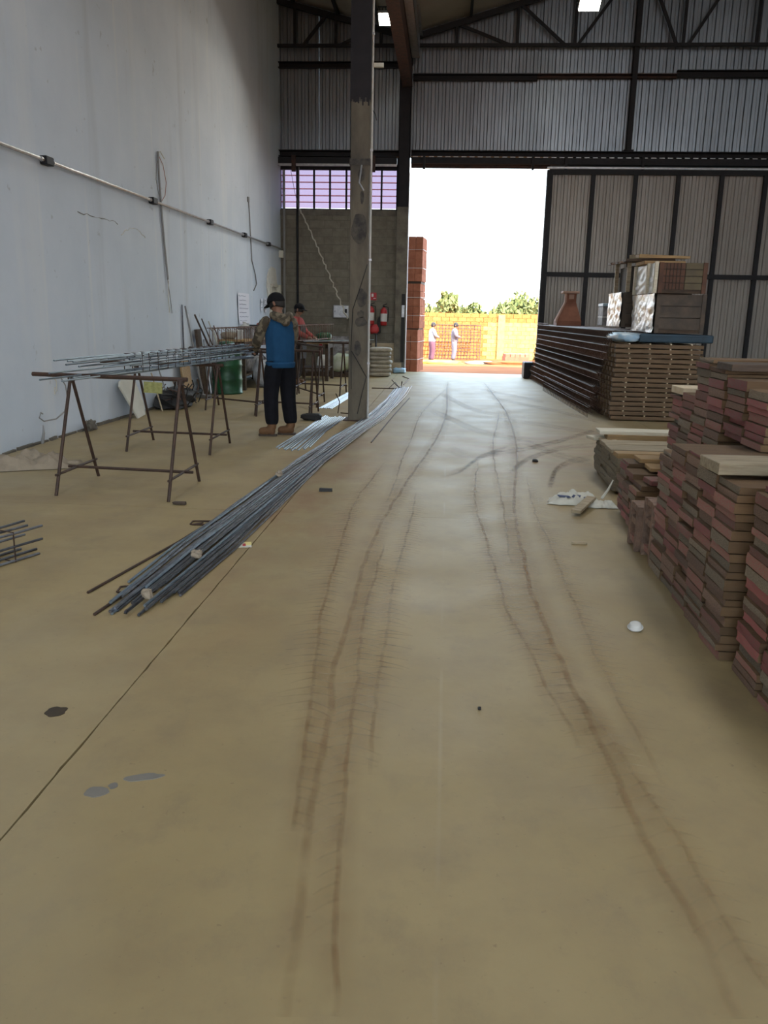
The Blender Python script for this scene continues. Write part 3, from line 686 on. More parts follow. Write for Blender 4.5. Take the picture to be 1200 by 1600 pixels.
MB().tube([(.02, .14, 1.98), (.03, .20, 1.72), (.02, .30, 1.44)], .006, 5).build('wire_end', 'wire_grey', o)
MB().tube([(.03, .16, 1.95), (.03, .12, 1.7), (.02, .17, 1.45)], .005, 5).build('wire_end', 'wire_white', o)
MB().tube([(.02, -.05, 3.78), (.03, -.18, 3.6), (.03, -.22, 3.4), (.03, -.14, 3.22), (.02, -.03, 3.14)], .005, 5).build('wire_loop', 'wire_grey', o)
MB().tube([(.02, -.05, 3.78), (.03, .12, 3.66), (.03, .24, 3.42), (.03, .16, 3.22), (.02, .02, 3.12)], .005, 5).build('wire_loop', 'wire_pink', o)
MB().tube([(.02, -.05, 3.80), (.02, .05, 3.84), (.03, .2, 3.76)], .007, 5).build('wire_loop', 'wire_white', o)
o = thing('wall_cable', 'thin dark cable dangling beside the white paper sheet', 'cable', (wx(18.6), 18.6, 0))
MB().tube([(.02, 0, 3.85), (.02, .08, 3.5), (.02, .15, 3.0), (.02, .22, 2.6), (.03, .5, 2.3), (.03, .6, 2.1), (.02, .35, 1.95)], .012, 5).build('cable_run', 'wire_grey', o)
MB().lim((0, -.05, 3.8), (.03, .05, 3.9)).build('wall_box', 'wire_grey', o)
o = thing('wall_cable', 'grey cable loop curling low on the wall behind the front sawhorse', 'cable', (wx(9.3), 9.3, 0))
MB().tube([(.01, -.06, .74), (.04, .06, .72), (.05, .17, .6), (.05, .20, .44), (.05, .1, .30), (.05, -.12, .24), (.05, -.42, .25), (.05, -.52, .30), (.04, -.46, .35), (.03, -.40, .33)], .008, 6).build('cable_run', 'wire_grey', o)
MB().tube([(.01, -.08, .74), (.03, -.01, .66), (.03, -.02, .56), (.03, -.08, .52), (.03, -.06, .6)], .006, 5).build('cable_tail', 'wire_white', o)
def paper(label, y, z, w_, h, tilt=0, lines=6):
    o = thing('paper_sheet', label, 'paper', (wx(y) + .013, y, z))
    m = MB(); n = 6
    vs = []; fs = []
    for i in range(n + 1):
        for j in range(2):
            zz = -h * i / n; yy = (j - .5) * w_ + tilt * zz
            vs.append((.003 + .006 * math.sin(i * 1.3 + j), yy, zz))
    for i in range(n): fs.append((2 * i, 2 * i + 1, 2 * i + 3, 2 * i + 2))
    N = len(vs); m.add(vs + [(v[0] + .0015, v[1], v[2]) for v in vs], fs + [tuple(k + N for k in reversed(f)) for f in fs]); m.build('sheet', 'paper', o)
    for k in range(lines):
        zz = -h * (k + .7) / (lines + .4); ww = w_ * rnd.uniform(.55, .85)
        s = MB(); pts = [(.014, -w_ * .42 + ww * q / 8 + tilt * zz, zz + rnd.uniform(-.008, .008)) for q in range(9)]
        s.tube(pts, .004, 4); s.build('handwriting', 'ink', o)
    return o
paper('large white paper with handwritten lines taped to the grey wall', 18.0, 1.87, 1.0, .64, -.12, 7)
paper('small torn white paper on the wall right of the large sheet', 19.7, 1.79, .18, .28, .1, 2)
paper('narrow crumpled paper strip nearest the corner doorway', 20.05, 1.82, .20, .34, -.1, 3)
for k, (y, z, l, lab) in enumerate(((14.25, 1.45, .32, 'small white torn paper scrap above the leaning rods'), (15.9, 1.22, .30, 'pale paper scrap on the wall behind the green barrel'))):
    m = MB(); m.prism([(y - .06, z), (y + .05, z - .04), (y + .06, z - l), (y + .0, z - l + .06), (y - .07, z - l * .5)], wx(y), wx(y) + .006, 0)
    tag(m.build('paper_scrap', 'paper'), lab, 'paper')
# ragged crack and gouge marks in the plaster
for (y0, y1, z0, z1, mt, lab) in ((10.2, 11.4, 2.63, 2.62, 'wire_grey', 'thin dark crack line scored in the wall plaster'), (11.5, 12.4, 2.48, 2.52, 'plaster_white', 'white scraped plaster streak under the wall conduit')):
    m = MB(); n = 14; pts = []
    for k in range(n + 1):
        y = y0 + (y1 - y0) * k / n; pts.append((wx(y) + .001, y, z0 + (z1 - z0) * k / n + rnd.uniform(-.015, .02) + (.1 * math.sin(math.pi * k / n) if mt == 'plaster_white' else 0)))
    tag(m.tube(pts, [.002 + rnd.uniform(0, .006) for _ in pts], 4).build('plaster_mark', mt), lab, 'mark')

# leaning slab, poles, planks
o = thing('stone_slab', 'off-white irregular stone slab leaning against the wall', 'slab', (wx(11.3) + .02, 11.25, 0))
m = MB(); poly = [(-.02, 0), (.28, .02), (.36, .18), (.30, .55), (.20, .60), (-.22, .52), (-.28, .46)]
vs = []
for (yy, zz) in poly: vs.append((.20 - .18 * zz / .6, yy, zz))
for (yy, zz) in poly: vs.append((.175 - .18 * zz / .6, yy, zz))
n = len(poly); m.add(vs, [tuple(range(n)), tuple(range(2 * n - 1, n - 1, -1))] + [(i, n + i, n + (i + 1) % n, (i + 1) % n) for i in range(n)])
m.build('slab_body', 'off_white', o)
o = thing('squeegee', 'tall pole squeegee leaning on wall beside the scrap pile', 'squeegee', (-4.21, 14.15, 0))
MB().tube([(0, 0, .03), (-.12, -.06, .8), (wx(14) + 4.21 + .03, -.12, 1.56)], .016, 8).build('handle', 'wire_grey', o)
MB().box((0, 0, .035), (.10, .34, .06), rot=(0, 0, .9)).build('head', 'wire_grey', o)
tag(MB().tube([(wx(13.9) + .02, 13.92, 0.02), (wx(13.9) + .02, 13.9, 1.58)], .012, 6).build('upright_rod', 'rebar_grey'), 'thin straight rod standing flat against the wall', 'rod')
o = MB().box((wx(14.8) + .12, 14.55, .58), (.05, .22, 1.18), rot=(0, -.10, 0)).build('dark_plank', 'wood_dark'); tag(o, 'dark plank leaning behind the squeegee pole', 'plank')
o = MB().box((wx(13.9) + .1, 13.75, .36), (.03, .45, .74), rot=(0, -.12, 0)).build('brown_board', 'wood_tan'); tag(o, 'short brown board leaning low near the scrap pile', 'board')
for k, (y, dy, h, dx, lab) in enumerate(((15.0, -.55, 1.42, .1, 'thick dark rod leaning far left above the green barrel'), (15.15, -.30, 1.35, .05, 'dark bent rod leaning beside the thick rod'), (15.4, -.12, 1.3, .12, 'pale crooked rod among the leaning rods'),
                                       (15.6, .0, 1.22, .2, 'short rusty rod nearest the bench in the leaning bunch'), (15.3, .25, 1.18, .3, 'curved pale rod crossing the leaning bunch'))):
    x = wx(y) + .25
    tag(MB().tube([(x + dx, y, .0), (x, y + dy * .5, h * .55), (wx(y) + .05, y + dy, h)], .016 if k == 0 else .011, 6).build('leaning_rod', ['rebar_dark', 'rebar_dark', 'wire_white', 'rebar_rusty', 'wire_white'][k]), lab, 'rod', 'rods leaning behind the barrel')
for k, (y, lab) in enumerate(((14.7, 'white pipe standing between dark plank and green barrel'), (14.95, 'grey pipe standing next to the green barrel'))):
    tag(MB().tube([(wx(y) + .16, y, 0), (wx(y) + .05, y + .05, .98)], .03, 10).build('standing_pipe', ['white_plastic', 'galvanised'][k]), lab, 'pipe')

# scrap heap of wire and offcuts
o = thing('scrap_heap', 'dark tangled heap of wire offcuts on floor by the wall', 'scrap', (-4.22, 12.75, 0))
MB().blob((0, 0, .13), (.45, 1.0, .30), amp=.35, freq=3, seed=3, flat=-.13).build('heap_core', 'black_rubber', o)
for k in range(26):
    p = Vector((rnd.uniform(-.2, .25), rnd.uniform(-.5, .5), .05)); q = p + Vector((rnd.uniform(-.15, .2), rnd.uniform(-.25, .25), rnd.uniform(.1, .42)))
    MB().tube([p, (p + q) / 2 + Vector((rnd.uniform(-.08, .08), rnd.uniform(-.08, .08), .08)), q], .009, 5).build('wire_offcut', rnd.choice(['rebar_dark', 'rebar_rusty', 'black_rubber']), o)
for k, (x, y, h, lab) in enumerate(((-4.44, 12.1, .55, 'thin stick leaning against wall left of the scrap heap'), (-4.40, 12.4, .62, 'pale stick leaning on wall over the scrap heap'))):
    tag(MB().tube([(x + .2, y, 0), (wx(y) + .02, y + .25, h)], .012, 6).build('stick', ['wood_pale', 'wire_grey'][k]), lab, 'stick')
o = MB().blob((-4.42, 9.95, .06), (.10, .22, .13), amp=.5, freq=4, seed=9, flat=-.06).build('mortar_lump', 'concrete_post'); tag(o, 'small dark lump of mortar at the wall foot', 'rubble')
tag(MB().tube([(wx(8.85) + .03, 8.85, 0.0), (wx(8.9) + .05, 8.86, .12), (wx(8.9) + .03, 8.9, .2)], [.02, .014, .006], 6).build('cable_stub', 'wire_grey'), 'short cable stub sticking up from floor at the wall', 'cable')

# sacks
def cloth_sack(label, p, d, rz, seed, mt='sack'):
    o = thing('empty_sack', label, 'sack', p, rz)
    n, mm = 34, 20; vs = []; fs = []
    for i in range(n + 1):
        for j in range(mm + 1):
            u, v = i / n - .5, j / mm - .5
            ed = max(0, 1 - (abs(u) * 2) ** 4) * max(0, 1 - (abs(v) * 2) ** 4)
            q = Vector((u * 4, v * 3, seed)); h = .5 + .6 * noise.noise(q) + .45 * abs(noise.noise(q * 2.3)) + .25 * abs(noise.noise(q * 5))
            vs.append((d[0] * (u + .06 * noise.noise(q * 1.7 + Vector((3, 0, 0)))), d[1] * (v + .10 * noise.noise(q * 1.5 + Vector((0, 7, 0)))), .006 + max(0, h) * d[2] * ed))
    for i in range(n):
        for j in range(mm):
            a = i * (mm + 1) + j; fs.append((a, a + mm + 1, a + mm + 2, a + 1))
    N = len(vs); bot = [(v[0], v[1], .002) for v in vs]
    MB().add(vs + bot, fs + [tuple(k + N for k in reversed(f)) for f in fs]).build('sack_cloth', mt, o, smooth=True)
    return o
o = cloth_sack('crumpled beige sack lying on the floor at left edge', (-3.98, 7.42, 0), (.85, .32, .17), .45, 4)
MB().blob((.44, .0, .03), (.16, .07, .05), amp=.4, seed=2).build('tied_end', 'sack', o, smooth=True)

# ================================================================== SAWHORSES
def sawhorse(label, xl, xr, yl, yr, spread, h, over_l, over_r, mt='rebar_dark', foot=None):
    """bar between two A-frames; the frames stand at (xl,yl) and (xr,yr)"""
    o = thing('sawhorse', label, 'sawhorse', ((xl + xr) / 2, (yl + yr) / 2, 0), 0, 'steel sawhorses by the left wall')
    cx, cy = (xl + xr) / 2, (yl + yr) / 2
    A = Vector((xl - cx, yl - cy, h)); B = Vector((xr - cx, yr - cy, h)); d = (B - A).normalized()
    MB().tube([A - d * over_l + Vector((0, 0, .025)), B + d * over_r + Vector((0, 0, .02))], .018, 8).build('top_bar', mt, o)
    mids = []
    for P in (A, B):
        for s_ in (-1, 1):
            foot_p = Vector((P.x, P.y + s_ * spread, 0))
            MB().tube([P + Vector((0, s_ * .012, .01)), foot_p], .014, 7).build('leg', mt, o)
        a = P + (Vector((P.x, P.y - spread, 0)) - P) * .82; b = P + (Vector((P.x, P.y + spread, 0)) - P) * .82
        MB().tube([a + (a - b) * .08, b + (b - a) * .08], .011, 6).build('brace', mt, o); mids.append((a + b) / 2)
        MB().box(P + Vector((0, 0, .0)), (.045, .04, .05)).build('cleat', mt, o)
    e = (mids[1] - mids[0]).normalized()
    MB().tube([mids[0] - e * .08, mids[1] + e * .08], .013, 7).build('stretcher', mt, o)
    return o
sawhorse('nearest rusty steel sawhorse holding the front end of the grey cage', -3.14, -2.175, 6.75, 6.67, .42, .92, .35, .06)
sawhorse('second steel sawhorse from the front with a small olive tag', -3.40, -2.47, 8.93, 8.87, .42, .90, .42, .06)
sawhorse('steel sawhorse in front of the green barrel', -3.66, -2.74, 12.75, 12.2, .38, .89, .48, .25)
sawhorse('steel sawhorse standing behind the worker in blue', -2.78, -1.95, 12.35, 12.2, .45, .92, .2, .1)
sawhorse('steel sawhorse between the two workers', -2.75, -2.06, 15.0, 13.6, .44, .93, .25, .1)
sawhorse('farthest steel sawhorse left of the column foot', -2.75, -1.92, 15.7, 15.5, .50, .93, .1, .55)
tag(MB().box((-3.20, 8.86, .66), (.20, .015, .12), rot=(0, .05, .1)).build('paper_tag', 'tag_olive'), 'small olive paper tag hanging on the second sawhorse', 'tag')
o = thing('broom', 'black broom head standing on floor beside the worker boots', 'broom', (-1.88, 11.55, 0))
m = MB(); m.blob((0, 0, .055), (.30, .12, .10), amp=.15, seed=6, flat=-.05); m.build('bristles', 'black_rubber', o)
MB().tube([(0, 0, .09), (0.0, .10, .9)], .014, 7).build('handle', 'rebar_dark', o)

# ================================================================== REBAR CAGES
def cage(label, a, b, w_, h, ncol, nst, bar_mt, st_mt, r=.007, over=(.3, .3), wob=0.0, group='tied rebar cages', skew=0, name='rebar_cage'):
    """bars from a to b (floor-level centre of the section); stirrups spaced along"""
    a = Vector(a); b = Vector(b); c = (a + b) / 2; L = (b - a).length
    o = thing(name, label, 'rebar cage', c, 0, group)
    d = (b - a).normalized(); side = d.cross(Vector((0, 0, 1))).normalized(); up = side.cross(d).normalized()
    corners = [(-w_ / 2, 0), (w_ / 2, 0), (w_ / 2, h), (-w_ / 2, h)] + ([(0, 0), (0, h)] if ncol > 4 else []) + ([(-w_ / 2, h / 2), (w_ / 2, h / 2)] if ncol > 6 else [])
    for k, (s_, u_) in enumerate(corners):
        off = rnd.uniform(-1, 1); p0 = a - c - d * over[0] * rnd.uniform(.5, 1.1) + side * s_ + up * (u_ + r); p1 = b - c + d * over[1] * rnd.uniform(.6, 1.1) + side * s_ + up * (u_ + r)
        pts = [p0.lerp(p1, t / 6) + (side * math.sin(t * 1.3 + k) + up * math.cos(t + k * 2)) * wob * rnd.uniform(.3, 1) for t in range(7)]
        MB().tube(pts, r, 6).build('long_bar', bar_mt, o)
    st = MB()
    e = .006
    ring = [(-w_ / 2 - e, -e + r), (w_ / 2 + e, -e + r), (w_ / 2 + e, h + e + r), (-w_ / 2 - e, h + e + r), (-w_ / 2 - e, -e + r)]
    st.tube([side * s_ + up * u_ for s_, u_ in ring], .005, 5)
    st.tube([side * ring[3][0] + up * ring[3][1], side * (ring[3][0] + .05) + up * (ring[3][1] - .05)], .005, 5)
    me = st.mesh('stirrup', st_mt)
    for k in range(nst):
        t = (k + .5) / nst
        q = obj('stirrup', me, o, (a - c).lerp(b - c, t) + d * rnd.uniform(-.02, .02)); q.rotation_euler = (0, 0, rnd.uniform(-.05, .05) + skew)
    return o
cage('bright grey rebar cage being tied across the front sawhorses', (-2.86, 7.3, .945), (-2.45, 9.6, .965), .17, .14, 8, 15, 'rebar_bright', 'rebar_dark', .008, (1.15, .2), .006)
cage('second grey rebar cage lying close beside the front cage', (-2.66, 8.2, .945), (-2.32, 9.5, .965), .13, .12, 8, 8, 'rebar_bright', 'rebar_grey', .008, (1.6, .12), .008)
cage('rusty upright rebar cage resting behind the worker in blue', (-3.58, 12.55, .925), (-2.50, 17.9, .955), .14, .30, 4, 40, 'rebar_rusty', 'rebar_rusty', .007, (.02, .02))
cage('small rebar cage end jutting in at the left edge of the floor', (-2.92, 3.78, .0), (-2.60, 4.66, .0), .17, .17, 8, 7, 'rebar_grey', 'rebar_dark', .008, (.1, .16), .004)
# loose bars on the sawhorses
for k, (p, q, lab) in enumerate((((-3.1, 12.6, .93), (-2.0, 12.25, .95), 'dark loose bar across the sawhorse at the worker hands'), ((-2.62, 15.2, .975), (-1.42, 16.3, 1.0), 'pale loose bar sticking out from the farthest sawhorse'))):
    tag(MB().tube([p, q], .009, 6).build('loose_bar', ['rebar_dark', 'rebar_bright'][k]), lab, 'bar')

# ================================================================== STEEL BARS ON THE FLOOR
rail = [(-1.56, 3.75), (-1.50, 5.0), (-1.44, 6.2), (-1.33, 8.2), (-1.20, 10.0), (-1.02, 11.9), (-.93, 13.5), (-.88, 15.5), (-.86, 17.6)]
wdt = [.42, .36, .32, .27, .26, .24, .26, .26, .24]
bar_lab = 'long dark grey steel bar in the big bundle on the floor'
for k in range(30):
    lane = (k % 15) / 14 - .5 + rnd.uniform(-.03, .03); lay = k // 15
    if k in (3, 17): lane *= .5
    y0 = 3.72 + rnd.uniform(0, .5) + (.25 if k % 4 == 0 else 0); y1 = 17.5 - rnd.uniform(0, .9)
    pts = []
    for (x, y), wd in zip(rail, wdt):
        if y < y0 or y > y1: continue
        pts.append((x + lane * wd + rnd.uniform(-.012, .012) + .02 * math.sin(y * 1.1 + k), y, .009 + lay * .017 + rnd.uniform(0, .002)))
    f0 = pts[0]; pts.insert(0, (f0[0] - (f0[1] - y0) * .05 * (1 + lane) , y0, .009 + lay * .012))
    l_ = pts[-1]; pts.append((l_[0] + .01, y1, .009 + lay * .014))
    tag(MB().tube(pts, rnd.choice([.008, .0085, .0095]), 6).build('steel_bar', 'rebar_grey' if k % 5 else 'rebar_bright'), 'long grey steel bar, %s from the left in the %s layer of the big bundle' % (nth(k % 15 + 1), ['lower', 'upper'][lay]), 'steel bar', 'long steel bars bundled on the floor')
tag(MB().tube([(-1.88, 4.06, .008), (-1.72, 5.1, .008), (-1.60, 6.2, .010), (-1.50, 7.4, .012), (-1.36, 8.8, .03)], .0075, 6).build('steel_bar', 'rebar_dark'), 'single brown bar splayed out left of the big bundle', 'steel bar')
tag(MB().tube([(-1.71, 3.75, .008), (-1.62, 4.6, .008), (-1.56, 5.6, .012)], .008, 6).build('steel_bar', 'rebar_dark'), 'short dark bar poking out left of the bundle tip', 'steel bar')
tag(MB().tube([(-.853, 9.65, .007), (-.76, 12.4, .007), (-.642, 15.1, .007)], .008, 6).build('steel_bar', 'rebar_dark'), 'single dark bar lying right of the bundle past the column', 'steel bar')
for k in range(12):
    t = k / 11 - .5
    pts = [(-1.69 + t * .36 + rnd.uniform(-.01, .01), 8.85 + abs(t) * .25 + rnd.uniform(0, .2), .008), (-1.66 + t * .30, 10.4, .008 + .006 * (k % 2)), (-1.62 + t * .34, 12.1 - rnd.uniform(0, .2), .008)]
    tag(MB().tube(pts, .008, 6).build('steel_bar', 'rebar_bright'), 'short shiny bar, %s from the left in the bundle at the worker feet' % nth(k + 1), 'steel bar', 'short shiny bars at the worker feet')
for k in range(7):
    t = k / 6 - .5
    tag(MB().tube([(-1.90 + t * .2, 13.0 + rnd.uniform(0, .15), .008), (-1.78 + t * .16, 15.9 - rnd.uniform(0, .3), .008)], .008, 6).build('steel_bar', 'rebar_bright'), 'pale bar, %s from the left in the small bundle left of the column' % nth(k + 1), 'steel bar', 'pale bars left of the column')
def stirrup(label, p, rz, w_=.22, h=.08):
    m = MB(); c = [(-w_ / 2, -h / 2), (w_ / 2, -h / 2), (w_ / 2, h / 2), (-w_ / 2, h / 2)]
    pts = []
    for i in range(4):
        a = Vector((*c[i], .007)); b = Vector((*c[(i + 1) % 4], .007)); pts += [a.lerp(b, .1), a.lerp(b, .9)]
    pts += [pts[0], pts[0].lerp(pts[1], .5) + Vector((0, .03, .006))]
    return tag(m.tube(pts, .006, 5).build('loose_stirrup', 'rebar_dark', None, loc=p, rot=(0, 0, rz)), label, 'stirrup')
stirrup('flat wire stirrup on floor left of the bar ends', (-1.64, 4.15, 0), .15, .20, .10)
stirrup('flat wire stirrup lying left of the bundle middle', (-1.70, 5.62, 0), .1, .18, .10)
o = MB().box((0, 0, .012), (.11, .05, .022), jit=.004).build('rubber_shim', 'black_rubber', None, loc=(-.995, 6.87, 0), rot=(0, 0, .1)); tag(o, 'small black shim on floor right of the bundle', 'shim')
o = MB().box((0, 0, .012), (.10, .045, .02), jit=.004).build('wood_chip', 'wood_dark', None, loc=(-2.06, 6.18, 0), rot=(0, 0, -.1)); tag(o, 'tiny wood chip by the nearest sawhorse foot', 'chip')
o = thing('printed_card', 'small yellow and white card on the floor crack', 'card', (-1.275, 5.11, 0), .25)
MB().box((0, 0, .0035), (.085, .12, .003)).build('card_sheet', 'off_white', o)
MB().box((.02, .02, .006), (.045, .07, .002)).build('yellow_print', 'card_yellow', o)
MB().box((-.005, -.01, .0065), (.02, .05, .002)).build('red_print', 'sign_red', o)
for k, (x, y, lab) in enumerate(((-1.48, 4.72, 'pale clod stuck on the bars near their tips'), (-1.52, 3.98, 'pale clod between the bar tips'), (-1.50, 7.35, 'grey clod on the bundle by the sawhorse'))):
    tag(MB().blob((x, y, .045), (.06, .07, .05), (8, 6), .5, 3, k + 20).build('mortar_clod', 'sack'), lab, 'rubble')
# brown wire sticking up near the column and bent offcuts on the far floor
tag(MB().tube([(-1.62, 12.45, .005), (-1.60, 12.5, .18), (-1.66, 12.5, .30)], .008, 5).build('bent_offcut', 'rebar_dark'), 'bent wire standing up left of the column foot', 'wire')
tag(MB().tube([(-1.58, 12.5, .006), (-1.42, 12.42, .006), (-1.35, 12.3, .006)], .01, 5).build('bent_offcut', 'rebar_dark'), 'short brown offcut lying left of the column foot', 'wire')
o = thing('wire_offcuts', 'dark bent wire offcuts on far floor right of the column', 'wire', (-1.15, 16.9, 0))
MB().tube([(-.35, 0, .01), (.25, .0, .01), (.27, .0, .16)], .012, 5).build('bent_wire', 'rebar_dark', o)
MB().tube([(.0, .1, .01), (.1, .5, .1), (.22, 0, .02)], .009, 5).build('bent_wire', 'rebar_dark', o)
MB().tube([(.05, .1, .18), (.15, .05, .08), (.25, .0, .02)], .009, 5).build('bent_wire', 'rebar_dark', o)
tag(MB().tube([(-1.10, 13.0, .01), (-1.02, 15.0, .01), (-.92, 16.2, .01)], .011, 5).build('steel_bar', 'rebar_dark'), 'dark bar lying between the column and the bundle', 'steel bar')
tag(MB().tube([(-.90, 18.0, .01), (-.85, 19.6, .01), (-1.05, 20.4, .01)], .009, 5).build('bent_offcut', 'rebar_rusty'), 'thin rusty offcut on floor near the cement sacks', 'wire')

# ================================================================== BARREL, BENCHES, CLUTTER
o = thing('green_barrel', 'green steel drum standing by the wall behind the cage', 'barrel', (-4.04, 15.12, 0))
prof = [(.275, 0), (.285, .01), (.285, .03), (.275, .04), (.275, .24), (.288, .265), (.275, .29), (.275, .50), (.288, .525), (.275, .55), (.275, .76), (.285, .775), (.285, .80), (.265, .80), (.262, .77)]
MB().lathe(prof, 32).build('drum', 'barrel_green', o, smooth=True)
MB().lathe([(.26, .762), (.26, .772)], 28).build('drum_lid', 'barrel_green', o)
tag(MB().blob((-4.04, 15.12, .86), (.30, .30, .18), amp=.2, seed=31, flat=-.085).build('green_sack', 'barrel_green', smooth=True), 'green bundle lying on the drum lid', 'bundle')
def bench(label, x0, x1, y0, y1, h, topm, shelf=True):
    o = thing('workbench', label, 'workbench', ((x0 + x1) / 2, (y0 + y1) / 2, 0))
    dx, dy = (x1 - x0) / 2, (y1 - y0) / 2; n = max(2, int((x1 - x0) / .17))
    for k in range(n): MB().box((-dx + (k + .5) * 2 * dx / n, 0, h - .02), (2 * dx / n - .006, 2 * dy, .04), jit=.002).build('top_plank', topm, o)
    for sx in (-1, 1):
        for sy in (-1, 1): MB().lim((sx * dx - sx * .07, sy * dy - sy * .07, 0), (sx * dx, sy * dy, h - .04)).build('leg', 'wood_dark', o)
        MB().lim((sx * dx - sx * .05, -dy, h - .14), (sx * dx - sx * .01, dy, h - .042)).build('apron_rail', 'wood_dark', o)
    if shelf: MB().lim((-dx + .02, -dy + .02, .26), (dx - .02, dy - .02, .29)).build('shelf', 'wood_dark', o)
    return o
bench('cluttered long workbench along the wall behind the drum', -4.38, -3.85, 15.75, 18.6, .96, 'wood_tan')
bench('brown workbench beside the far worker', -3.35, -2.62, 18.4, 19.3, .86, 'wood_tan')
def clutter(kind, label, p, d, mt, cat, seed=0):
    m = MB()
    if kind == 'jug':
        o = thing('plastic_jug', label, cat, p)
        r, h = d[0] / 2, d[2]; MB().lathe([(r * .95, 0), (r, .02), (r, h * .62), (r * .8, h * .78), (r * .32, h * .86), (r * .3, h * .93)], 16).build('jug_body', mt, o, smooth=True)
        MB().lathe([(r * .36, h * .91), (r * .36, h)], 12).build('cap', 'white_plastic', o)
        MB().tube([(r * .3, 0, h * .88), (r * .8, 0, h * .9), (r * .98, 0, h * .7), (r * .9, 0, h * .5)], .012, 6).build('handle', mt, o)
        return o
    if kind == 'box':
        o = thing('tool_box', label, cat, p, seed * .2)
        bevel(MB().lim((-d[0] / 2, -d[1] / 2, 0), (d[0] / 2, d[1] / 2, d[2] * .75)).build('box_body', mt, o), .008)
        bevel(MB().lim((-d[0] / 2 - .005, -d[1] / 2 - .005, d[2] * .75), (d[0] / 2 + .005, d[1] / 2 + .005, d[2])).build('lid', mt, o), .008)
        MB().lim((-d[0] / 2 - .012, -.03, d[2] * .6), (-d[0] / 2 - .002, .03, d[2] * .85)).build('latch', 'galvanised', o)
        return o
    o = m.blob((0, 0, d[2] / 2), d, amp=.3, freq=3, seed=seed, flat=-d[2] / 2 + .002).build('bundle', mt, None, True, p); return tag(o, label, cat)
bt = .96
clutter('jug', 'dark red plastic jug on the long workbench', (-4.0, 17.9, bt), (.26, .26, .36), 'red_plastic', 'jug')
clutter('box', 'white box on the near end of the long workbench', (-4.12, 16.1, bt), (.28, .34, .18), 'white_plastic', 'box', 1)
clutter('box', 'grey tool box in the middle of the long workbench', (-4.05, 16.75, bt), (.26, .4, .24), 'junk_grey', 'box', 0)
clutter('box', 'black case beside the red jug on the bench', (-4.1, 17.4, bt), (.3, .34, .26), 'black_rubber', 'box', 1)
clutter('jug', 'white jug on the long workbench behind the stirrups', (-4.18, 17.1, bt), (.2, .2, .32), 'white_plastic', 'jug')
clutter('bag', 'tan rag heap on the near bench end', (-4.2, 15.95, bt), (.3, .3, .14), 'sack', 'rags', 4)
clutter('bag', 'dark rags at the far end of the long bench', (-4.05, 18.35, bt), (.3, .35, .2), 'crate_dark', 'rags', 5)
clutter('bag', 'clear plastic bag hanging low in front of the bench', (-3.72, 16.6, .0), (.30, .4, .55), 'bag_clear', 'bag', 6)
clutter('bag', 'grey bag of scraps on the bench shelf', (-4.1, 16.5, .29), (.4, .6, .36), 'junk_grey', 'bag', 7)
clutter('bag', 'dark bag on the bench shelf far side', (-4.1, 17.7, .29), (.4, .6, .3), 'crate_dark', 'bag', 8)
clutter('bag', 'pale crumpled bag on floor below the bench end', (-3.62, 17.6, .0), (.35, .45, .42), 'sack', 'bag', 9)
clutter('box', 'white box on the bench shelf', (-4.0, 17.15, .29), (.3, .34, .3), 'white_plastic', 'box', 0)
clutter('bag', 'green and white bag on floor near the far sawhorse', (-2.52, 19.9, .12), (.44, .4, .42), 'junk_green', 'bag', 12)
clutter('bag', 'small white bag on floor beside the green bag', (-2.98, 20.0, .12), (.26, .3, .36), 'white_plastic', 'bag', 13)
clutter('bag', 'dark green rounded bundle on the brown workbench', (-2.78, 18.8, .86), (.34, .32, .2), 'junk_green', 'bundle', 14).data.materials[0] = MAT['barrel_green']
clutter('box', 'brown scrap box on the brown workbench', (-3.1, 18.75, .86), (.36, .3, .12), 'crate_brown', 'box', 0)
o = thing('low_platform', 'dark low pallet under bags at the block wall', 'pallet', (-3.0, 20.1, 0))
for k in range(6): MB().lim((-.9 + k * .3, -.35, .08), (-.66 + k * .3, .35, .118)).build('deck_board', 'wood_dark', o)
for yy in (-.3, 0, .3): MB().lim((-.9, yy - .04, 0), (.84, yy + .04, .08)).build('bearer', 'wood_dark', o)

# ---- block wall fittings
def extinguisher(label, p):
    o = thing('fire_extinguisher', label, 'extinguisher', p, 0, 'fire extinguishers on the block wall')
    MB().lathe([(.075, 0), (.085, .015), (.085, .36), (.07, .41), (.03, .44), (.03, .47)], 20).build('cylinder', 'fire_red', o, smooth=True)
    MB().lathe([(.0855, .10), (.0862, .101), (.0862, .30), (.0855, .301)], 20).build('white_label', 'white_plastic', o)
    MB().lim((-.03, -.03, .46), (.03, .03, .50)).build('valve', 'black_rubber', o)
    MB().box((.03, 0, .53), (.12, .02, .02), rot=(0, -.35, 0)).build('lever', 'black_rubber', o)
    MB().tube([(.02, -.02, .48), (.11, -.03, .46), (.125, -.04, .3), (.11, -.03, .1)], .012, 6).build('hose', 'black_rubber', o)
    MB().lim((-.02, .07, .36), (.02, .10, .42)).build('wall_hook', 'galvanised', o)
    return o
extinguisher('red fire extinguisher with white label nearest the doorway', (-1.66, YB - .10, 1.20))
extinguisher('red fire extinguisher half hidden behind the column edge', (-1.99, YB - .10, 1.22))
o = thing('wall_sign', 'small red sign above the half hidden extinguisher', 'sign', (-1.95, YB - .012, 1.93))
MB().box((0, 0, 0), (.17, .012, .19)).build('sign_plate', 'sign_red', o)
MB().box((-.02, -.007, .03), (.05, .004, .08)).build('sign_symbol', 'white_plastic', o)
MB().box((.035, -.007, -.05), (.06, .004, .02)).build('sign_symbol', 'white_plastic', o)
o = thing('red_hose_bag', 'red and black bag hung under the half hidden extinguisher', 'bag', (-1.90, YB - .07, .98))
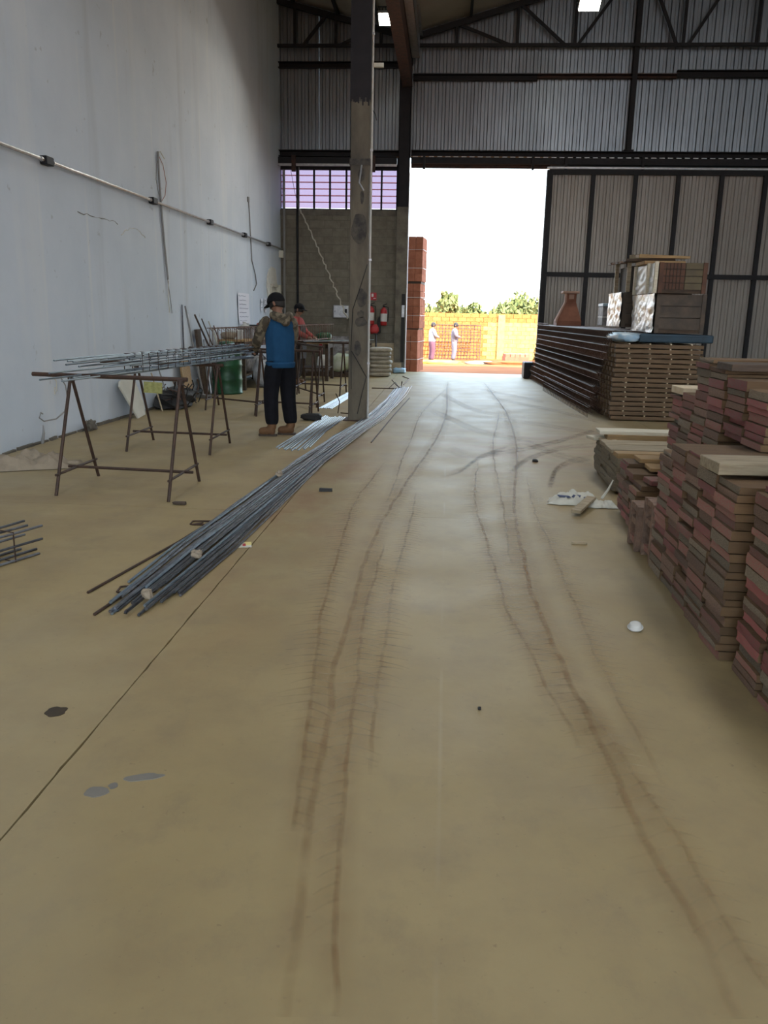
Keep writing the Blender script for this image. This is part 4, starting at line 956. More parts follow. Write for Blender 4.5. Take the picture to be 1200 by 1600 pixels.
MB().blob((0, 0, .12), (.26, .12, .24), amp=.2, seed=40).build('bag_body', 'fire_red', o, smooth=True)
MB().blob((.12, 0, .22), (.10, .10, .42), amp=.2, seed=41).build('bag_flap', 'black_rubber', o, smooth=True)
o = thing('electrical_panel', 'pale grey electrical panel box on the block wall', 'panel', (-2.77, YB - .06, 1.53))
bevel(MB().box((0, 0, 0), (.44, .11, .34)).build('cabinet', 'junk_grey', o), .01); o.children[0].data.materials[0] = MAT['wire_grey']
bevel(MB().box((-.01, -.06, 0), (.39, .012, .30)).build('panel_door', 'junk_grey', o), .005); o.children[1].data.materials[0] = MAT['galvanised']
MB().box((.12, -.07, .02), (.06, .012, .10)).build('breaker_window', 'black_rubber', o)
MB().box((-.17, -.07, 0), (.012, .02, .05)).build('latch', 'black_rubber', o)
pts = []
for k in range(46):
    t = k / 45; x = -3.86 + 1.26 * t + .025 * math.sin(k * 1.9) * (.3 + t); z = 4.05 - 2.72 * (t ** 1.08) + .02 * math.sin(k * 2.7)
    pts.append((x, YB - .16 - .05 * math.sin(k * 1.1), z))
o = thing('coiled_cable', 'wavy pale cable hanging diagonally across the block wall', 'cable', (0, 0, 0))
MB().tube(pts, .018, 6).build('wavy_cable', 'wire_white', o)
MB().tube([(-4.05, YB - .30, 4.95), (-3.96, YB - .2, 4.4), (-3.86, YB - .16, 4.05)], .006, 5).build('lead_wire', 'wire_grey', o)
o = thing('drop_pipe', 'dark vertical pipe dropping down the block wall', 'pipe', (-3.93, YB - .06, 0))
MB().tube([(0, 0, 1.1), (0, 0, 5.0)], .03, 8).build('pipe', 'steel_dark', o)
MB().tube([(.05, -.02, 3.9), (.05, -.02, 5.05)], .012, 6).build('pipe', 'wire_grey', o)
o = thing('drop_pipe', 'thin grey pipe running down left of the column', 'pipe', (-2.52, YB - .06, 0))
MB().tube([(0, 0, 1.3), (0, 0, 5.05)], .018, 8).build('pipe', 'wire_grey', o)
for zz in (1.8, 3.2, 4.4): MB().lim((-.03, -.03, zz), (.03, .055, zz + .03)).build('clip', 'galvanised', o)
tag(MB().tube([(-4.29, YB - .05, 0.0), (-4.27, YB - .05, 5.0)], .03, 8).build('corner_pipe', 'wire_grey'), 'grey pipe standing in the corner by the white door frame', 'pipe')
# cement sacks, leaning boards, shovel
sm = MB().blob((0, 0, 0), (.56, .38, .125), (20, 12), .07, 2.2, 2).mesh('cement_sack', 'cement_sack', True)
for k in range(7):
    o = obj('cement_sack', sm, None, (-1.60 + rnd.uniform(-.02, .02), 20.25 + rnd.uniform(-.02, .02), .062 + k * .098), (0, rnd.uniform(-.02, .02), rnd.uniform(-.08, .08)))
    tag(o, '%s cement sack from the top of the stack by the post' % ORD[6 - k] if k < 6 else 'topmost cement sack of the stack by the post', 'sack', 'cement sacks by the post')
for k in range(6):
    o = obj('cement_sack', sm, None, (-2.18 + rnd.uniform(-.02, .02), 20.35 + rnd.uniform(-.02, .02), .062 + k * .098), (0, rnd.uniform(-.02, .02), rnd.uniform(-.08, .08)))
    tag(o, '%s cement sack from the top of the stack behind the column' % ORD[5 - k] if k < 5 else 'topmost cement sack of the stack behind the column', 'sack', 'cement sacks behind the column')
o = MB().box((-1.55, YB - .30, .37), (.78, .03, .78), rot=(R(-14), 0, 0)).build('leaning_board', 'wood_pale'); tag(o, 'pale board leaning on the block wall behind the cement sacks', 'board')
o = MB().box((-2.75, YB - .25, .45), (.75, .03, .92), rot=(R(-13), 0, 0)).build('leaning_board', 'junk_grey'); tag(o, 'grey sheet leaning on the block wall behind the far sawhorse', 'board')
o = MB().box((-1.22, YB - .22, .42), (.20, .05, .84), rot=(R(-4), 0, 0)).build('leaning_board', 'wood_dark'); tag(o, 'dark narrow board leaning against the post foot', 'board')
tag(MB().lim((-3.35, YB - .16, .0), (-3.27, YB - .08, 1.0)).build('red_stake', 'red_plastic'), 'dark red stake standing at the block wall', 'stake')
o = thing('shovel', 'shovel with dark handle standing behind the cement sacks', 'shovel', (-1.78, 20.75, 0))
MB().tube([(0, .25, .98), (.02, .1, .45), (.03, .05, .30)], .022, 8).build('handle', 'black_rubber', o)
MB().box((0, .25, 1.0), (.12, .03, .03)).build('grip', 'black_rubber', o)
MB().box((.03, .03, .16), (.20, .012, .30), rot=(R(-8), 0, 0)).build('blade', 'steel_rust', o)
clutter('bag', 'blue and white bag on floor at the post foot', (-1.20, 21.55, 0), (.34, .22, .14), 'tarp_light', 'bag', 17)

# ================================================================== RED FORMWORK BOARD STACKS
def board_mesh(endm, k):
    """a rough-sawn board 1 x 1 x 1 (scaled per board): long in X, the -X end chipped and painted"""
    r_ = random.Random(100 + k); m = MB()
    J = lambda a: r_.uniform(-a, a)
    ys_, zs_ = [-.5, -.17, .17, .5], [-.5, 0, .5]
    front = [[(J(.0015) + (.004 * r_.random() if (i in (0, 3) or j in (0, 2)) else 0), y + J(.008) * (0 if i in (0, 3) else 1) - math.copysign(.012, y) * (i in (0, 3)), z * .94 + J(.012)) for i, y in enumerate(ys_)] for j, z in enumerate(zs_)]
    vs = [p for row in front for p in row]; fs = []
    for j in range(2):
        for i in range(3): a = j * 4 + i; fs.append((a, a + 4, a + 5, a + 1))
    m.add(vs, fs, 0)
    ringi = [0, 1, 2, 3, 7, 11, 10, 9, 8, 4]
    ring = [vs[i] for i in ringi]; back = [(1.0, p[1], p[2]) for p in ring]; n = len(ring)
    m.add(ring + back, [(i, (i + 1) % n, n + (i + 1) % n, n + i) for i in range(n)] + [tuple(range(n, 2 * n))], 1)
    return m.mesh('board', [endm, 'board_side'])
ENDS = ['board_red', 'board_maroon', 'board_brown', 'board_grey']
BM = {e_: [board_mesh(e_, 10 * i + k) for k in range(4)] for i, e_ in enumerate(ENDS)}
NB = 0
CWORD = {'board_red': 'red', 'board_maroon': 'maroon', 'board_brown': 'brown', 'board_grey': 'grey-brown'}
def stack_boards(label, group, face_x, y0, y1, ncol, heights, L, z0=0.0, weights=(4, 4, 3, 3), tmin=.030, tmax=.058, zmin=0, rest=None):
    """columns of boards lying along X with their painted ends on the -X face"""
    global NB
    cw = (y1 - y0) / ncol
    for c in range(ncol):
        z = z0; yc = y0 + (c + .5) * cw; yo = 0; made = []
        while z < heights[c] - .012:
            t = min(rnd.uniform(tmin, tmax), heights[c] - z)
            if heights[c] - z - t < .014: t = heights[c] - z
            if rnd.random() < .3: yo = rnd.uniform(-.02, .02)
            fx_ = (face_x(yc) if callable(face_x) else face_x) + rnd.uniform(-.012, .016) + (.03 if rnd.random() < .08 else 0)
            e_ = rnd.choices(ENDS, weights)[0]; me = rnd.choice(BM[e_])
            wy = cw * rnd.uniform(.93, .985)
            if z + t < zmin and rest is not None:
                rest.box((fx_ + L / 2, yc + yo, z + t / 2), (L, wy, t * .94))
            else:
                o = obj('formwork_board', me, None, (fx_, yc + yo, z + t / 2), (0, 0, rnd.uniform(-.012, .012)))
                o.scale = (L * rnd.uniform(.96, 1.02), wy, t * .945); made.append((o, CWORD[e_])); NB += 1
            z += t
        for q_, (o, cw_) in enumerate(reversed(made)):
            tag(o, '%s-ended board, %s from top, %s column from camera in the %s' % (cw_, nth(q_ + 1), nth(c + 1), label), 'board', group)
# stack B: the big one in front, its painted ends facing the aisle
fB = lambda y: 1.268 + (y - 3.55) * .035
stack_boards('big aisle stack', 'boards of the big red stack', fB, 3.56, 5.02, 5, [.80, .80, .83, .82, .74], 1.05, 0.0, (3, 4, 5, 4))
# stack A: nearest, cut by the right edge of the picture
stack_boards('stack at right edge', 'boards of the nearest red stack', 1.315, 2.62, 3.47, 3, [.92, .90, .84], .95, 0.0, (3, 4, 5, 4))
# stack C: tall one behind, reaching above the others
restC = MB()
stack_boards('tall rear stack', 'boards of the tall rear stack', lambda y: 1.66 + (y - 5.2) * .04, 5.06, 6.36, 4, [1.22, 1.26, 1.0, .96], 1.3, 0, (5, 4, 2, 2), .034, .062, .45, restC)
stack_boards('pile on the big stack', 'boards piled on the big red stack', 1.66, 4.36, 5.02, 2, [1.14, 1.18], 1.2, .833, (5, 4, 2, 2), .034, .062)
restC.build('lower_boards', 'board_brown'); o = bpy.data.objects['lower_boards']; tag(o, 'lower boards of the tall rear stack hidden behind the big stack', 'boards', None, 'stuff')
# stack E: low one before the pale planks
stack_boards('low far stack', 'boards of the low red stack', lambda y: 1.36 + (y - 5.75) * .06, 5.74, 6.52, 3, [.36, .40, .43], 1.0, .03, (2, 4, 4, 3), .03, .055)
o = MB().lim((1.40, 5.74, 0), (2.3, 5.84, .03)); o.lim((1.40, 6.1, 0), (2.3, 6.2, .03)); o.lim((1.40, 6.42, 0), (2.3, 6.50, .03))
root = thing('stack_bearers', 'three floor bearers under the low red stack', 'timber', (1.85, 6.1, 0))
for yy in (-.32, 0, .32): MB().lim((-.42, yy - .04, 0), (.42, yy + .04, .028)).build('bearer', 'wood_dark', root)
def plank(label, p, d, rot=(0, 0, 0), mt='wood_tan', name='plank', group=None, jit=.003):
    o = MB().box((0, 0, 0), d, jit=jit).build(name, mt, None, loc=p, rot=rot); bevel(o, .003); return tag(o, label, 'plank', group)
# loose planks on the stacks
plank('long red plank topmost on the tall rear stack', (2.75, 5.15, 1.295), (1.5, .26, .045), (0, 0, .02), 'board_maroon')
plank('dark plank under the topmost plank of the rear stack', (2.45, 5.05, 1.235), (1.6, .30, .04), (0, 0, -.03), 'wood_dark')
plank('tan plank lying on the near end of the rear stack', (2.95, 4.70, 1.20), (1.2, .22, .035), (0, 0, .05), 'wood_tan')
plank('yellowish plank lying ahead of the tan plank on rear stack', (3.0, 4.42, 1.165), (1.3, .20, .03), (0, 0, -.04), 'wood_tan')
plank('olive brown plank on the near top of the big stack', (1.72, 3.90, .845), (.95, .26, .05), (0, 0, .03), 'wood_pale')
plank('short yellow block on the far step of the rear stack', (1.82, 6.18, 1.00), (.26, .22, .05), (0, 0, .1), 'wood_spacer')
plank('red plank end above the nearest stack', (2.0, 3.25, .915), (1.2, .25, .04), (0, 0, .04), 'board_maroon')
plank('tan plank on top of the low red stack', (1.98, 6.36, .455), (.98, .20, .03), (0, 0, .02), 'wood_tan')
plank('second tan plank on the low red stack', (2.0, 6.12, .425), (.95, .22, .028), (0, 0, -.03), 'wood_tan')
plank('red-brown plank on the near end of the low stack', (1.95, 5.86, .385), (1.0, .18, .03), (0, 0, .08), 'board_maroon')
plank('narrow maroon batten slanting across the low stack', (1.62, 6.0, .46), (.07, .80, .04), (R(-4), 0, -.22), 'board_maroon')

# stack D: pale plywood bundles with planks on top
pale = MB(); pale.box((.5, 0, 0), (1, 1, 1), jit=.012)
pm = [MB().box((.5, 0, 0), (1, 1, .95), jit=.012).mesh('pale_board', 'pale_end') for _ in range(4)]
for c in range(3):
    z = .03; yc = 7.32 + c * .375
    top_ = [.30, .32, .33][c]
    k = 0
    while z < top_ - .01:
        t = .042
        o = obj('pale_board', rnd.choice(pm), None, (1.51 + rnd.uniform(-.006, .008) + c * .008, yc, z + t / 2), (0, 0, rnd.uniform(-.008, .008))); o.scale = (1.05, .362, t)
        tag(o, 'grey pale board, %s from the floor in the %s bundle of the pale stack' % (nth(k + 1), ['near', 'middle', 'far'][c]), 'board', 'boards of the pale stack'); z += t; k += 1
root = thing('stack_bearers', 'floor bearers under the pale plank stack', 'timber', (2.05, 7.7, 0))
for yy in (-.48, 0, .48): MB().lim((-.5, yy - .04, 0), (.5, yy + .04, .03)).build('bearer', 'wood_dark', root)
plank('orange-edged plank on near side of the pale stack', (2.03, 7.22, .346), (1.05, .17, .04), (0, 0, .01), 'wood_tan')
plank('grey wide plank in the middle of the pale stack', (2.05, 7.52, .343), (1.10, .30, .035), (0, 0, -.01), 'wood_pale')
plank('yellowish plank behind the grey plank on the pale stack', (2.05, 7.85, .343), (1.08, .26, .035), (0, 0, .02), 'wood_pale')
plank('tan thick plank under the white plank', (2.12, 8.16, .361), (1.05, .18, .07), (0, 0, .0), 'wood_tan')
plank('white plank topmost at far side of the pale stack', (2.10, 8.22, .412), (1.15, .24, .03), (0, 0, .0), 'wood_white')
plank('short white plank end beside the topmost white plank', (1.60, 8.28, .342), (.30, .16, .03), (0, 0, .3), 'wood_white')
plank('thin pale lath at far left of the pale stack', (1.57, 8.05, .338), (.06, .42, .025), (0, 0, .05), 'wood_pale')
plank('second thin lath at far left of the pale stack', (1.66, 8.02, .338), (.05, .40, .025), (0, 0, -.05), 'wood_spacer')

# small timber frames standing against the big stack
def frame(label, p, h, w_, mt='board_brown'):
    o = thing('timber_frame', label, 'frame', p)
    for yy in (-w_ / 2, w_ / 2): MB().box((0, yy, h / 2), (.10, .045, h), jit=.003).build('upright', mt, o)
    for zz in (.06, h * .62, h - .02): MB().box((.0, 0, zz), (.09, w_ - .05, .04), jit=.003).build('crosspiece', 'board_maroon' if zz < .1 else mt, o)
    MB().box((.005, 0, h * .34), (.05, .035, h * .55), rot=(.3, 0, 0)).build('diagonal', 'wood_dark', o)
    return o
frame('small red timber frame standing at the far foot of the big stack', (1.34, 5.44, 0), .30, .19)
frame('taller red timber frame squeezed against the big stack', (1.37, 5.18, 0), .38, .20)

# things on the floor beside the stacks
o = cloth_sack('white printed plastic bag lying flat beside the pale stack', (1.10, 6.75, 0), (.40, .24, .10), -.12, 11, 'off_white')
for k, (x, y, w_, h, r_) in enumerate(((-.08, -.05, .10, .05, .3), (.02, -.02, .06, .09, -.2), (-.02, .05, .05, .04, .5), (.10, -.06, .05, .03, 0))):
    MB().box((x, y, .062), (w_, h, .006), rot=(.05, .1, r_)).build('dark_print', 'print_blue', o)
o = cloth_sack('white plastic sheet tucked under the low red stack', (1.31, 6.67, 0), (.24, .20, .05), .05, 15, 'off_white')
MB().tube([(.02, .06, .05), (.07, .08, .12), (.11, .10, .20)], [.012, .010, .005], 6).build('twisted_tail', 'off_white', o)
plank('short weathered plank lying on the white bag', (1.14, 6.48, .05), (.075, .46, .025), (R(3), 0, -.42), 'wood_pale')
plank('small bit of lath on the floor before the low stack', (.95, 5.46, .008), (.105, .025, .014), (0, 0, .05), 'wood_pale')
o = thing('cup_lid', 'white plastic cup lid lying tilted on the floor', 'lid', (.985, 3.90, 0))
MB().lathe([(.034, .0), (.036, .004), (.035, .012), (.030, .016), (.028, .026), (.018, .029)], 24).build('lid_dome', 'white_plastic', o, smooth=True, rot=(.22, -.1, 0), loc=(0, 0, .008))
MB().tube([(.036 * math.cos(a * math.pi / 12), .036 * math.sin(a * math.pi / 12), .012) for a in range(25)], .003, 6).build('rim', 'white_plastic', o, rot=(.22, -.1, 0), loc=(0, 0, .004))
tag(MB().blob((0.985, 8.7, .012), (.06, .07, .03), (8, 6), .4, 3, 51, flat=-.01).build('clod', 'black_rubber'), 'small dark clod on the floor before the slatted stack', 'rubble')
tag(MB().blob((.18, 2.96, .005), (.014, .016, .012), (8, 6), .4, 3, 52, flat=-.004).build('pebble', 'black_rubber'), 'tiny dark pebble on open floor between the tyre tracks', 'rubble')

# ================================================================== SLATTED PANEL STACK AND CRATES
NL = 16; lh = 1.13 / NL
for k in range(NL):
    z = .02 + k * lh; xo = rnd.uniform(-.015, .015) + k * .001
    o = thing('slatted_panel', ('%s brown slatted wood panel from the top of the tall stack' % ORD[NL - 1 - k]) if k < NL - 1 else 'topmost brown slatted wood panel of the tall stack', 'panel', (3.12 + xo, 13.1, z), rnd.uniform(-.006, .006), 'slatted wood panels in the tall stack')
    for j in range(5): MB().box((0, -.5 + j * .235, .0265), (1.27, .10, .053), jit=.002).build('slat', 'wood_slat', o)
    for j in range(4): MB().box((-.44 + j * .30, -.03, .0615), (.022, 1.06, .0155)).build('spacer', 'wood_spacer', o)
def crate(name, label, x0, x1, y0, y1, z0, z1, fm, lm, boards=3, post=True, front_split=None):
    o = thing(name, label, 'crate', ((x0 + x1) / 2, (y0 + y1) / 2, z0))
    dx, dy, h = (x1 - x0) / 2, (y1 - y0) / 2, z1 - z0
    MB().lim((-dx + .015, -dy + .015, .05), (dx - .015, dy - .015, h - .01)).build('contents', 'crate_dark', o)
    w_ = (h - .05) / boards
    for k in range(boards):
        if front_split and k >= 0:
            MB().box((-dx + dx * .55 * 1, -dy, .05 + (k + .5) * w_), (dx * 1.06, .02, w_ - .01)).build('front_board', front_split[0], o)
            MB().box((dx - dx * .45, -dy, .05 + (k + .5) * w_), (dx * .88, .02, w_ - .01)).build('front_board', front_split[1], o)
        else: MB().box((0, -dy, .05 + (k + .5) * w_), (2 * dx, .02, w_ - .012), jit=.003).build('front_board', fm, o)
    if post:
        for sx in (-1, 1): MB().box((sx * (dx - .03), -dy - .012, h / 2), (.06, .03, h)).build('corner_post', fm, o)
    n = max(2, int(2 * dx / .2))
    for k in range(3): MB().lim((-dx, -dy + k * (dy - .04), 0), (dx, -dy + k * (dy - .04) + .08, .05)).build('skid', 'wood_dark', o)
    # wrapped side face: a crumpled sheet
    if lm:
        n1, n2 = 26, 16; vs = []; fs = []
        for i in range(n1 + 1):
            for j in range(n2 + 1):
                u, v = i / n1, j / n2; q = Vector((u * 5, v * 4, x0 * 7 + z0))
                vs.append((-dx - .012 - .035 * abs(noise.noise(q)) - .02 * abs(noise.noise(q * 2.6)), -dy + 2 * dy * u, h * (1.01 - 1.0 * v) + .0))
        for i in range(n1):
            for j in range(n2): a = i * (n2 + 1) + j; fs.append((a, a + 1, a + n2 + 2, a + n2 + 1))
        N = len(vs); MB().add(vs + [(v[0] + .004, v[1], v[2]) for v in vs], fs + [tuple(t + N for t in reversed(f)) for f in fs]).build('plastic_wrap', lm, o, smooth=True)
    return o
o = thing('blue_tarp', 'dark blue tarp folded flat on the slatted stack', 'tarp', (3.12, 13.15, 1.155))
bevel(MB().box((.25, 0, .065), (1.06, 1.15, .125), jit=.01).build('folded_tarp', 'tarp_blue', o), .02, 2)
MB().blob((-.42, -.05, .07), (.40, 1.1, .14), (22, 12), .22, 4, 61, flat=-.068).build('crumpled_end', 'tarp_light', o, smooth=True)
crate('wrapped_crate', 'large crate with plastic wrapped side on the blue tarp', 3.04, 3.75, 12.65, 14.1, 1.30, 1.86, 'crate_front', 'plastic_wrap', 3)
crate('wrapped_crate', 'smaller wrapped crate behind on the lattice pile', 2.90, 3.6, 14.35, 15.5, 1.36, 1.92, 'crate_front', 'plastic_wrap', 3)
crate('framed_crate', 'upper crate with brown slats and white framed side', 3.03, 3.71, 12.62, 14.0, 1.87, 2.30, 'crate_brown', 'white_plastic', 4, True, ('crate_brown', 'crate_olive'))
o = bpy.data.objects['framed_crate']
for yy in (-.68, -.2, .66): MB().lim((-.40, yy - .035, .0), (-.355, yy + .035, .44)).build('side_stile', 'wood_white', o)
for k in range(5): MB().lim((-.34 + .10 + k * .05, -.715, .05), (-.34 + .106 + k * .05, -.705, .42)).build('slat_gap', 'crate_dark', o)
o = thing('open_crate', 'open timber crate with slanted lid behind the upper crate', 'crate', (3.3, 14.9, 1.93))
for sx in (-1, 1):
    for sy in (-1, 1): MB().lim((sx * .33 - .03, sy * .5 - .03, 0), (sx * .33 + .03, sy * .5 + .03, .50)).build('corner_post', 'wood_pale', o)
MB().lim((-.28, -.45, 0), (.34, .45, .42)).build('contents', 'crate_dark', o)
for k in range(4): MB().box((.02, -.44 + k * .3, .52 + .01 * k), (1.0, .26, .028), rot=(0, -.10, rnd.uniform(-.06, .06))).build('lid_board', 'wood_dark' if k % 2 else 'board_brown', o)
for k, (x, y, z, d, r_, mt, lab) in enumerate(((3.25, 13.5, 2.335, (.62, .5, .045), .05, 'wood_tan', 'lower loose board on the upper crate'), (3.12, 13.7, 2.39, (.74, .3, .04), -.06, 'wood_dark', 'middle loose board on the upper crate'),
                                            (3.30, 13.6, 2.44, (.78, .26, .04), .03, 'wood_tan', 'topmost loose board on the crates'), (3.02, 14.0, 2.45, (.16, .3, .09), .3, 'wood_pale', 'short pale block end on top of the crates'))):
    plank(lab, (x, y, z), d, (0, rnd.uniform(-.02, .02), r_), mt, jit=.008)

# ================================================================== LATTICE GIRDER PILE
def girder_mesh():
    L, h, w_ = 7.4, .105, .085; m = MB()
    m.tube([(0, -L / 2, h), (0, L / 2, h)], .0045, 4)
    for s_ in (-1, 1):
        m.tube([(s_ * w_ / 2, -L / 2, 0), (s_ * w_ / 2, L / 2, 0)], .004, 4)
        n = 70; pts = []
        for k in range(n):
            y = -L / 2 + k * L / n
            pts += [(s_ * w_ / 2, y, 0), (0, y + L / n / 2, h)]
        m.tube(pts, .0046, 3, cap=False)
    return m.mesh('lattice_girder', 'rebar_rusty')
gm = girder_mesh()
gm2 = gm.copy(); gm2.materials[0] = MAT['rebar_dark']
nrow = 12
for k in range(nrow):
    for j in range(8):
        x = 2.22 + j * .125 + .012 * k + rnd.uniform(-.015, .015)
        o = obj('lattice_girder', gm if rnd.random() < .45 else gm2, None, (x, 16.95 + rnd.uniform(-.25, .25) - (.12 * k if j == 0 else 0) * .3, .008 + k * .109), (0, 0, R(2.1) + rnd.uniform(-.006, .006)))
        if (k + j) % 2: o.rotation_euler = (0, math.pi, R(2.1) + rnd.uniform(-.006, .006)); o.location.z += .105
        tag(o, 'rusty lattice girder, %s layer from the top, %s row from the aisle' % (nth(nrow - k), nth(j + 1)), 'girder', 'lattice girders in the long pile')
def mesh_sheet(label, p, rot, w_, h, step, mt='rebar_rusty'):
    m = MB(); o = thing('welded_mesh', label, 'wire mesh', p); o.rotation_euler = rot
    n = int(w_ / step); q = int(h / step)
    for k in range(n + 1): MB().tube([(0, -w_ / 2 + k * w_ / n, 0), (0, -w_ / 2 + k * w_ / n, h)], .004, 4).build('upright_wire', mt, o)
    for k in range(q + 1): MB().tube([(0, -w_ / 2, k * h / q), (0, w_ / 2, k * h / q)], .004, 4).build('cross_wire', mt, o)
    return o
mesh_sheet('upright welded mesh leaning on the near side of the girder pile', (2.13, 15.2, .0), (0, R(3.5), R(2.1)), 4.6, .30, .10, 'rebar_dark')
mesh_sheet('welded mesh sheet standing at far end of the girder pile', (2.24, 20.1, .85), (0, R(2), R(2.1)), 1.6, .50, .10)
o = MB().lim((1.93, 20.7, .0), (2.18, 21.3, .40)); o = o.build('door_stop', 'steel_dark'); bevel(o, .02); tag(o, 'dark steel guide block at the foot of the sliding door', 'block')

# ---- terracotta barbecue chimney and white box behind the pile
o = thing('barbecue_chimney', 'terracotta barbecue chimney standing behind the girder pile', 'chimney', (2.72, 19.4, 1.32))
m = MB(); prof = [(.27, .27, 0.0), (.27, .27, .10), (.14, .16, .52), (.14, .16, .70)]
vs = []
for (a, b, z) in prof: vs += [(-a + .06 * (z > .2), -b, z), (a - .0, -b, z), (a, b, z), (-a + .06 * (z > .2), b, z)]
fs = []
for i in range(3):
    for k in range(4): fs.append((i * 4 + k, i * 4 + (k + 1) % 4, (i + 1) * 4 + (k + 1) % 4, (i + 1) * 4 + k))
m.add(vs, fs + [(3, 2, 1, 0), (12, 13, 14, 15)]); m.build('hood', 'terracotta', o)
bevel(MB().lim((-.16, -.22, .70), (.20, .22, .75)).build('cap_slab', 'terracotta_trim', o), .01)
MB().lim((-.02, -.175, .58), (.09, -.155, .68)).build('vent', 'terracotta_trim', o)
MB().tube([(-.285, -.28, .05), (-.28, -.28, .13), (-.09, -.17, .52), (-.09, -.17, .70)], .022, 6).build('edge_trim', 'terracotta_trim', o)
MB().lim((-.28, -.28, -.12), (.28, .28, .0)).build('firebox', 'crate_brown', o)
for (x, y) in ((-.25, -.25), (.25, -.25), (-.25, .25), (.25, .25)): MB().lim((x - .04, y - .04, -1.31), (x + .04, y + .04, -.12)).build('support_leg', 'terracotta', o)
o = thing('white_carton', 'white carton with blue lid behind the wrapped crate', 'carton', (3.24, 17.0, 1.36))
bevel(MB().lim((-.22, -.25, 0), (.22, .25, .36)).build('carton_body', 'junk_grey', o), .01)
bevel(MB().lim((-.23, -.26, .36), (.23, .26, .42)).build('carton_lid', 'tarp_light', o), .01)
MB().lim((-.221, -.251, .15), (.221, .251, .17)).build('strap_band', 'white_plastic', o)

# ================================================================== PEOPLE
def skin_mesh(name, chains, mats, voxel=.012, sub=1, extra=None, smooth_it=4):
    """chains: lists of (point, radius); shared points join. Skin + subdivision, fused by remesh into one surface"""
    pts = []; rad = []; edges = []; idx = {}
    def vid(p, r):
        k = tuple(round(c, 4) for c in p)
        if k not in idx: idx[k] = len(pts); pts.append(p); rad.append(r)
        return idx[k]
    for ci, ch in enumerate(chains):
        idx.clear(); pr = None
        for p, r in ch:
            i = vid(p, r)
            if pr is not None and pr != i: edges.append((pr, i))
            pr = i
    me = bpy.data.meshes.new('tmp'); me.from_pydata([tuple(p) for p in pts], edges, [])
    o = bpy.data.objects.new('tmp', me); COL.objects.link(o)
    md = o.modifiers.new('skin', 'SKIN'); md.use_smooth_shade = True
    adj = {i: set() for i in range(len(pts))}
    for a, b in edges: adj[a].add(b); adj[b].add(a)
    seen = set(); sk = me.skin_vertices[0].data
    for i in range(len(pts)):
        sk[i].radius = (rad[i] if isinstance(rad[i], tuple) else (rad[i], rad[i])); sk[i].use_root = False
    for i in range(len(pts)):
        if i in seen: continue
        st = [i]; comp = []
        while st:
            q = st.pop()
            if q in seen: continue
            seen.add(q); comp.append(q); st += list(adj[q])
        sk[comp[0]].use_root = True
    ss = o.modifiers.new('sub', 'SUBSURF'); ss.levels = sub; ss.render_levels = sub
    dg = bpy.context.evaluated_depsgraph_get(); dg.update()
    m1 = bpy.data.meshes.new_from_object(o.evaluated_get(dg))
    bpy.data.objects.remove(o)
    bm = bmesh.new(); bm.from_mesh(m1)
    if extra:
        for em in extra: bm.from_mesh(em)
    bm.to_mesh(m1); bm.free()
    o = bpy.data.objects.new('tmp', m1); COL.objects.link(o)
    rm = o.modifiers.new('rm', 'REMESH'); rm.mode = 'VOXEL'; rm.voxel_size = voxel; rm.use_smooth_shade = True
    if smooth_it: sm_ = o.modifiers.new('sm', 'SMOOTH'); sm_.factor = .5; sm_.iterations = smooth_it
    dg = bpy.context.evaluated_depsgraph_get(); dg.update()
    m2 = bpy.data.meshes.new_from_object(o.evaluated_get(dg)); m2.name = name
    bpy.data.objects.remove(o)
    m2.materials.clear()
    for mm in mats: m2.materials.append(MAT[mm])
    return m2
def head_mesh(c, rot, s=1.0):
    """head with jaw, brow, nose, lips and ears; faces +Y before rotation"""
    m = MB(); n, k = 28, 20; vs = []; fs = []
    for j in range(k + 1):
        th = math.pi * j / k
        for i in range(n):
            ph = 2 * math.pi * i / n
            u = Vector((math.sin(th) * math.sin(ph), math.sin(th) * math.cos(ph), math.cos(th)))
            x, y, z = u.x * .076, u.y * .096, u.z * .118
            if z < 0: f_ = 1 + z * 2.4; x *= f_; y *= (1 + z * 1.2) if y > 0 else (1 + z * 3.2)
            fr = max(0, u.y)
            y += .024 * fr * math.exp(-((u.x / .17) ** 2)) * math.exp(-(((z + .018) / .022) ** 2))      # nose
            y += .007 * fr * math.exp(-(((z - .022) / .014) ** 2))                                    # brow
            y -= .008 * fr * (math.exp(-(((u.x - .42) / .18) ** 2)) + math.exp(-(((u.x + .42) / .18) ** 2))) * math.exp(-(((z - .004) / .014) ** 2))   # eye sockets
            y += .008 * fr * math.exp(-((u.x / .3) ** 2)) * math.exp(-(((z + .058) / .012) ** 2))        # lips
            y += .010 * fr * math.exp(-((u.x / .3) ** 2)) * math.exp(-(((z + .095) / .016) ** 2))        # chin
            vs.append((x, y, z))
    for j in range(k):
        for i in range(n): fs.append((j * n + i, (j + 1) * n + i, (j + 1) * n + (i + 1) % n, j * n + (i + 1) % n))
    m.add(vs, fs)
    for s_ in (-1, 1): m.blob((s_ * .078, -.008, -.005), (.018, .036, .062), (8, 6), .1, 2, 3)
    M = Euler(rot).to_matrix()
    m.v = [tuple(M @ (Vector(v) * s) + Vector(c)) for v in m.v]
    return m.mesh('head', 'skin')
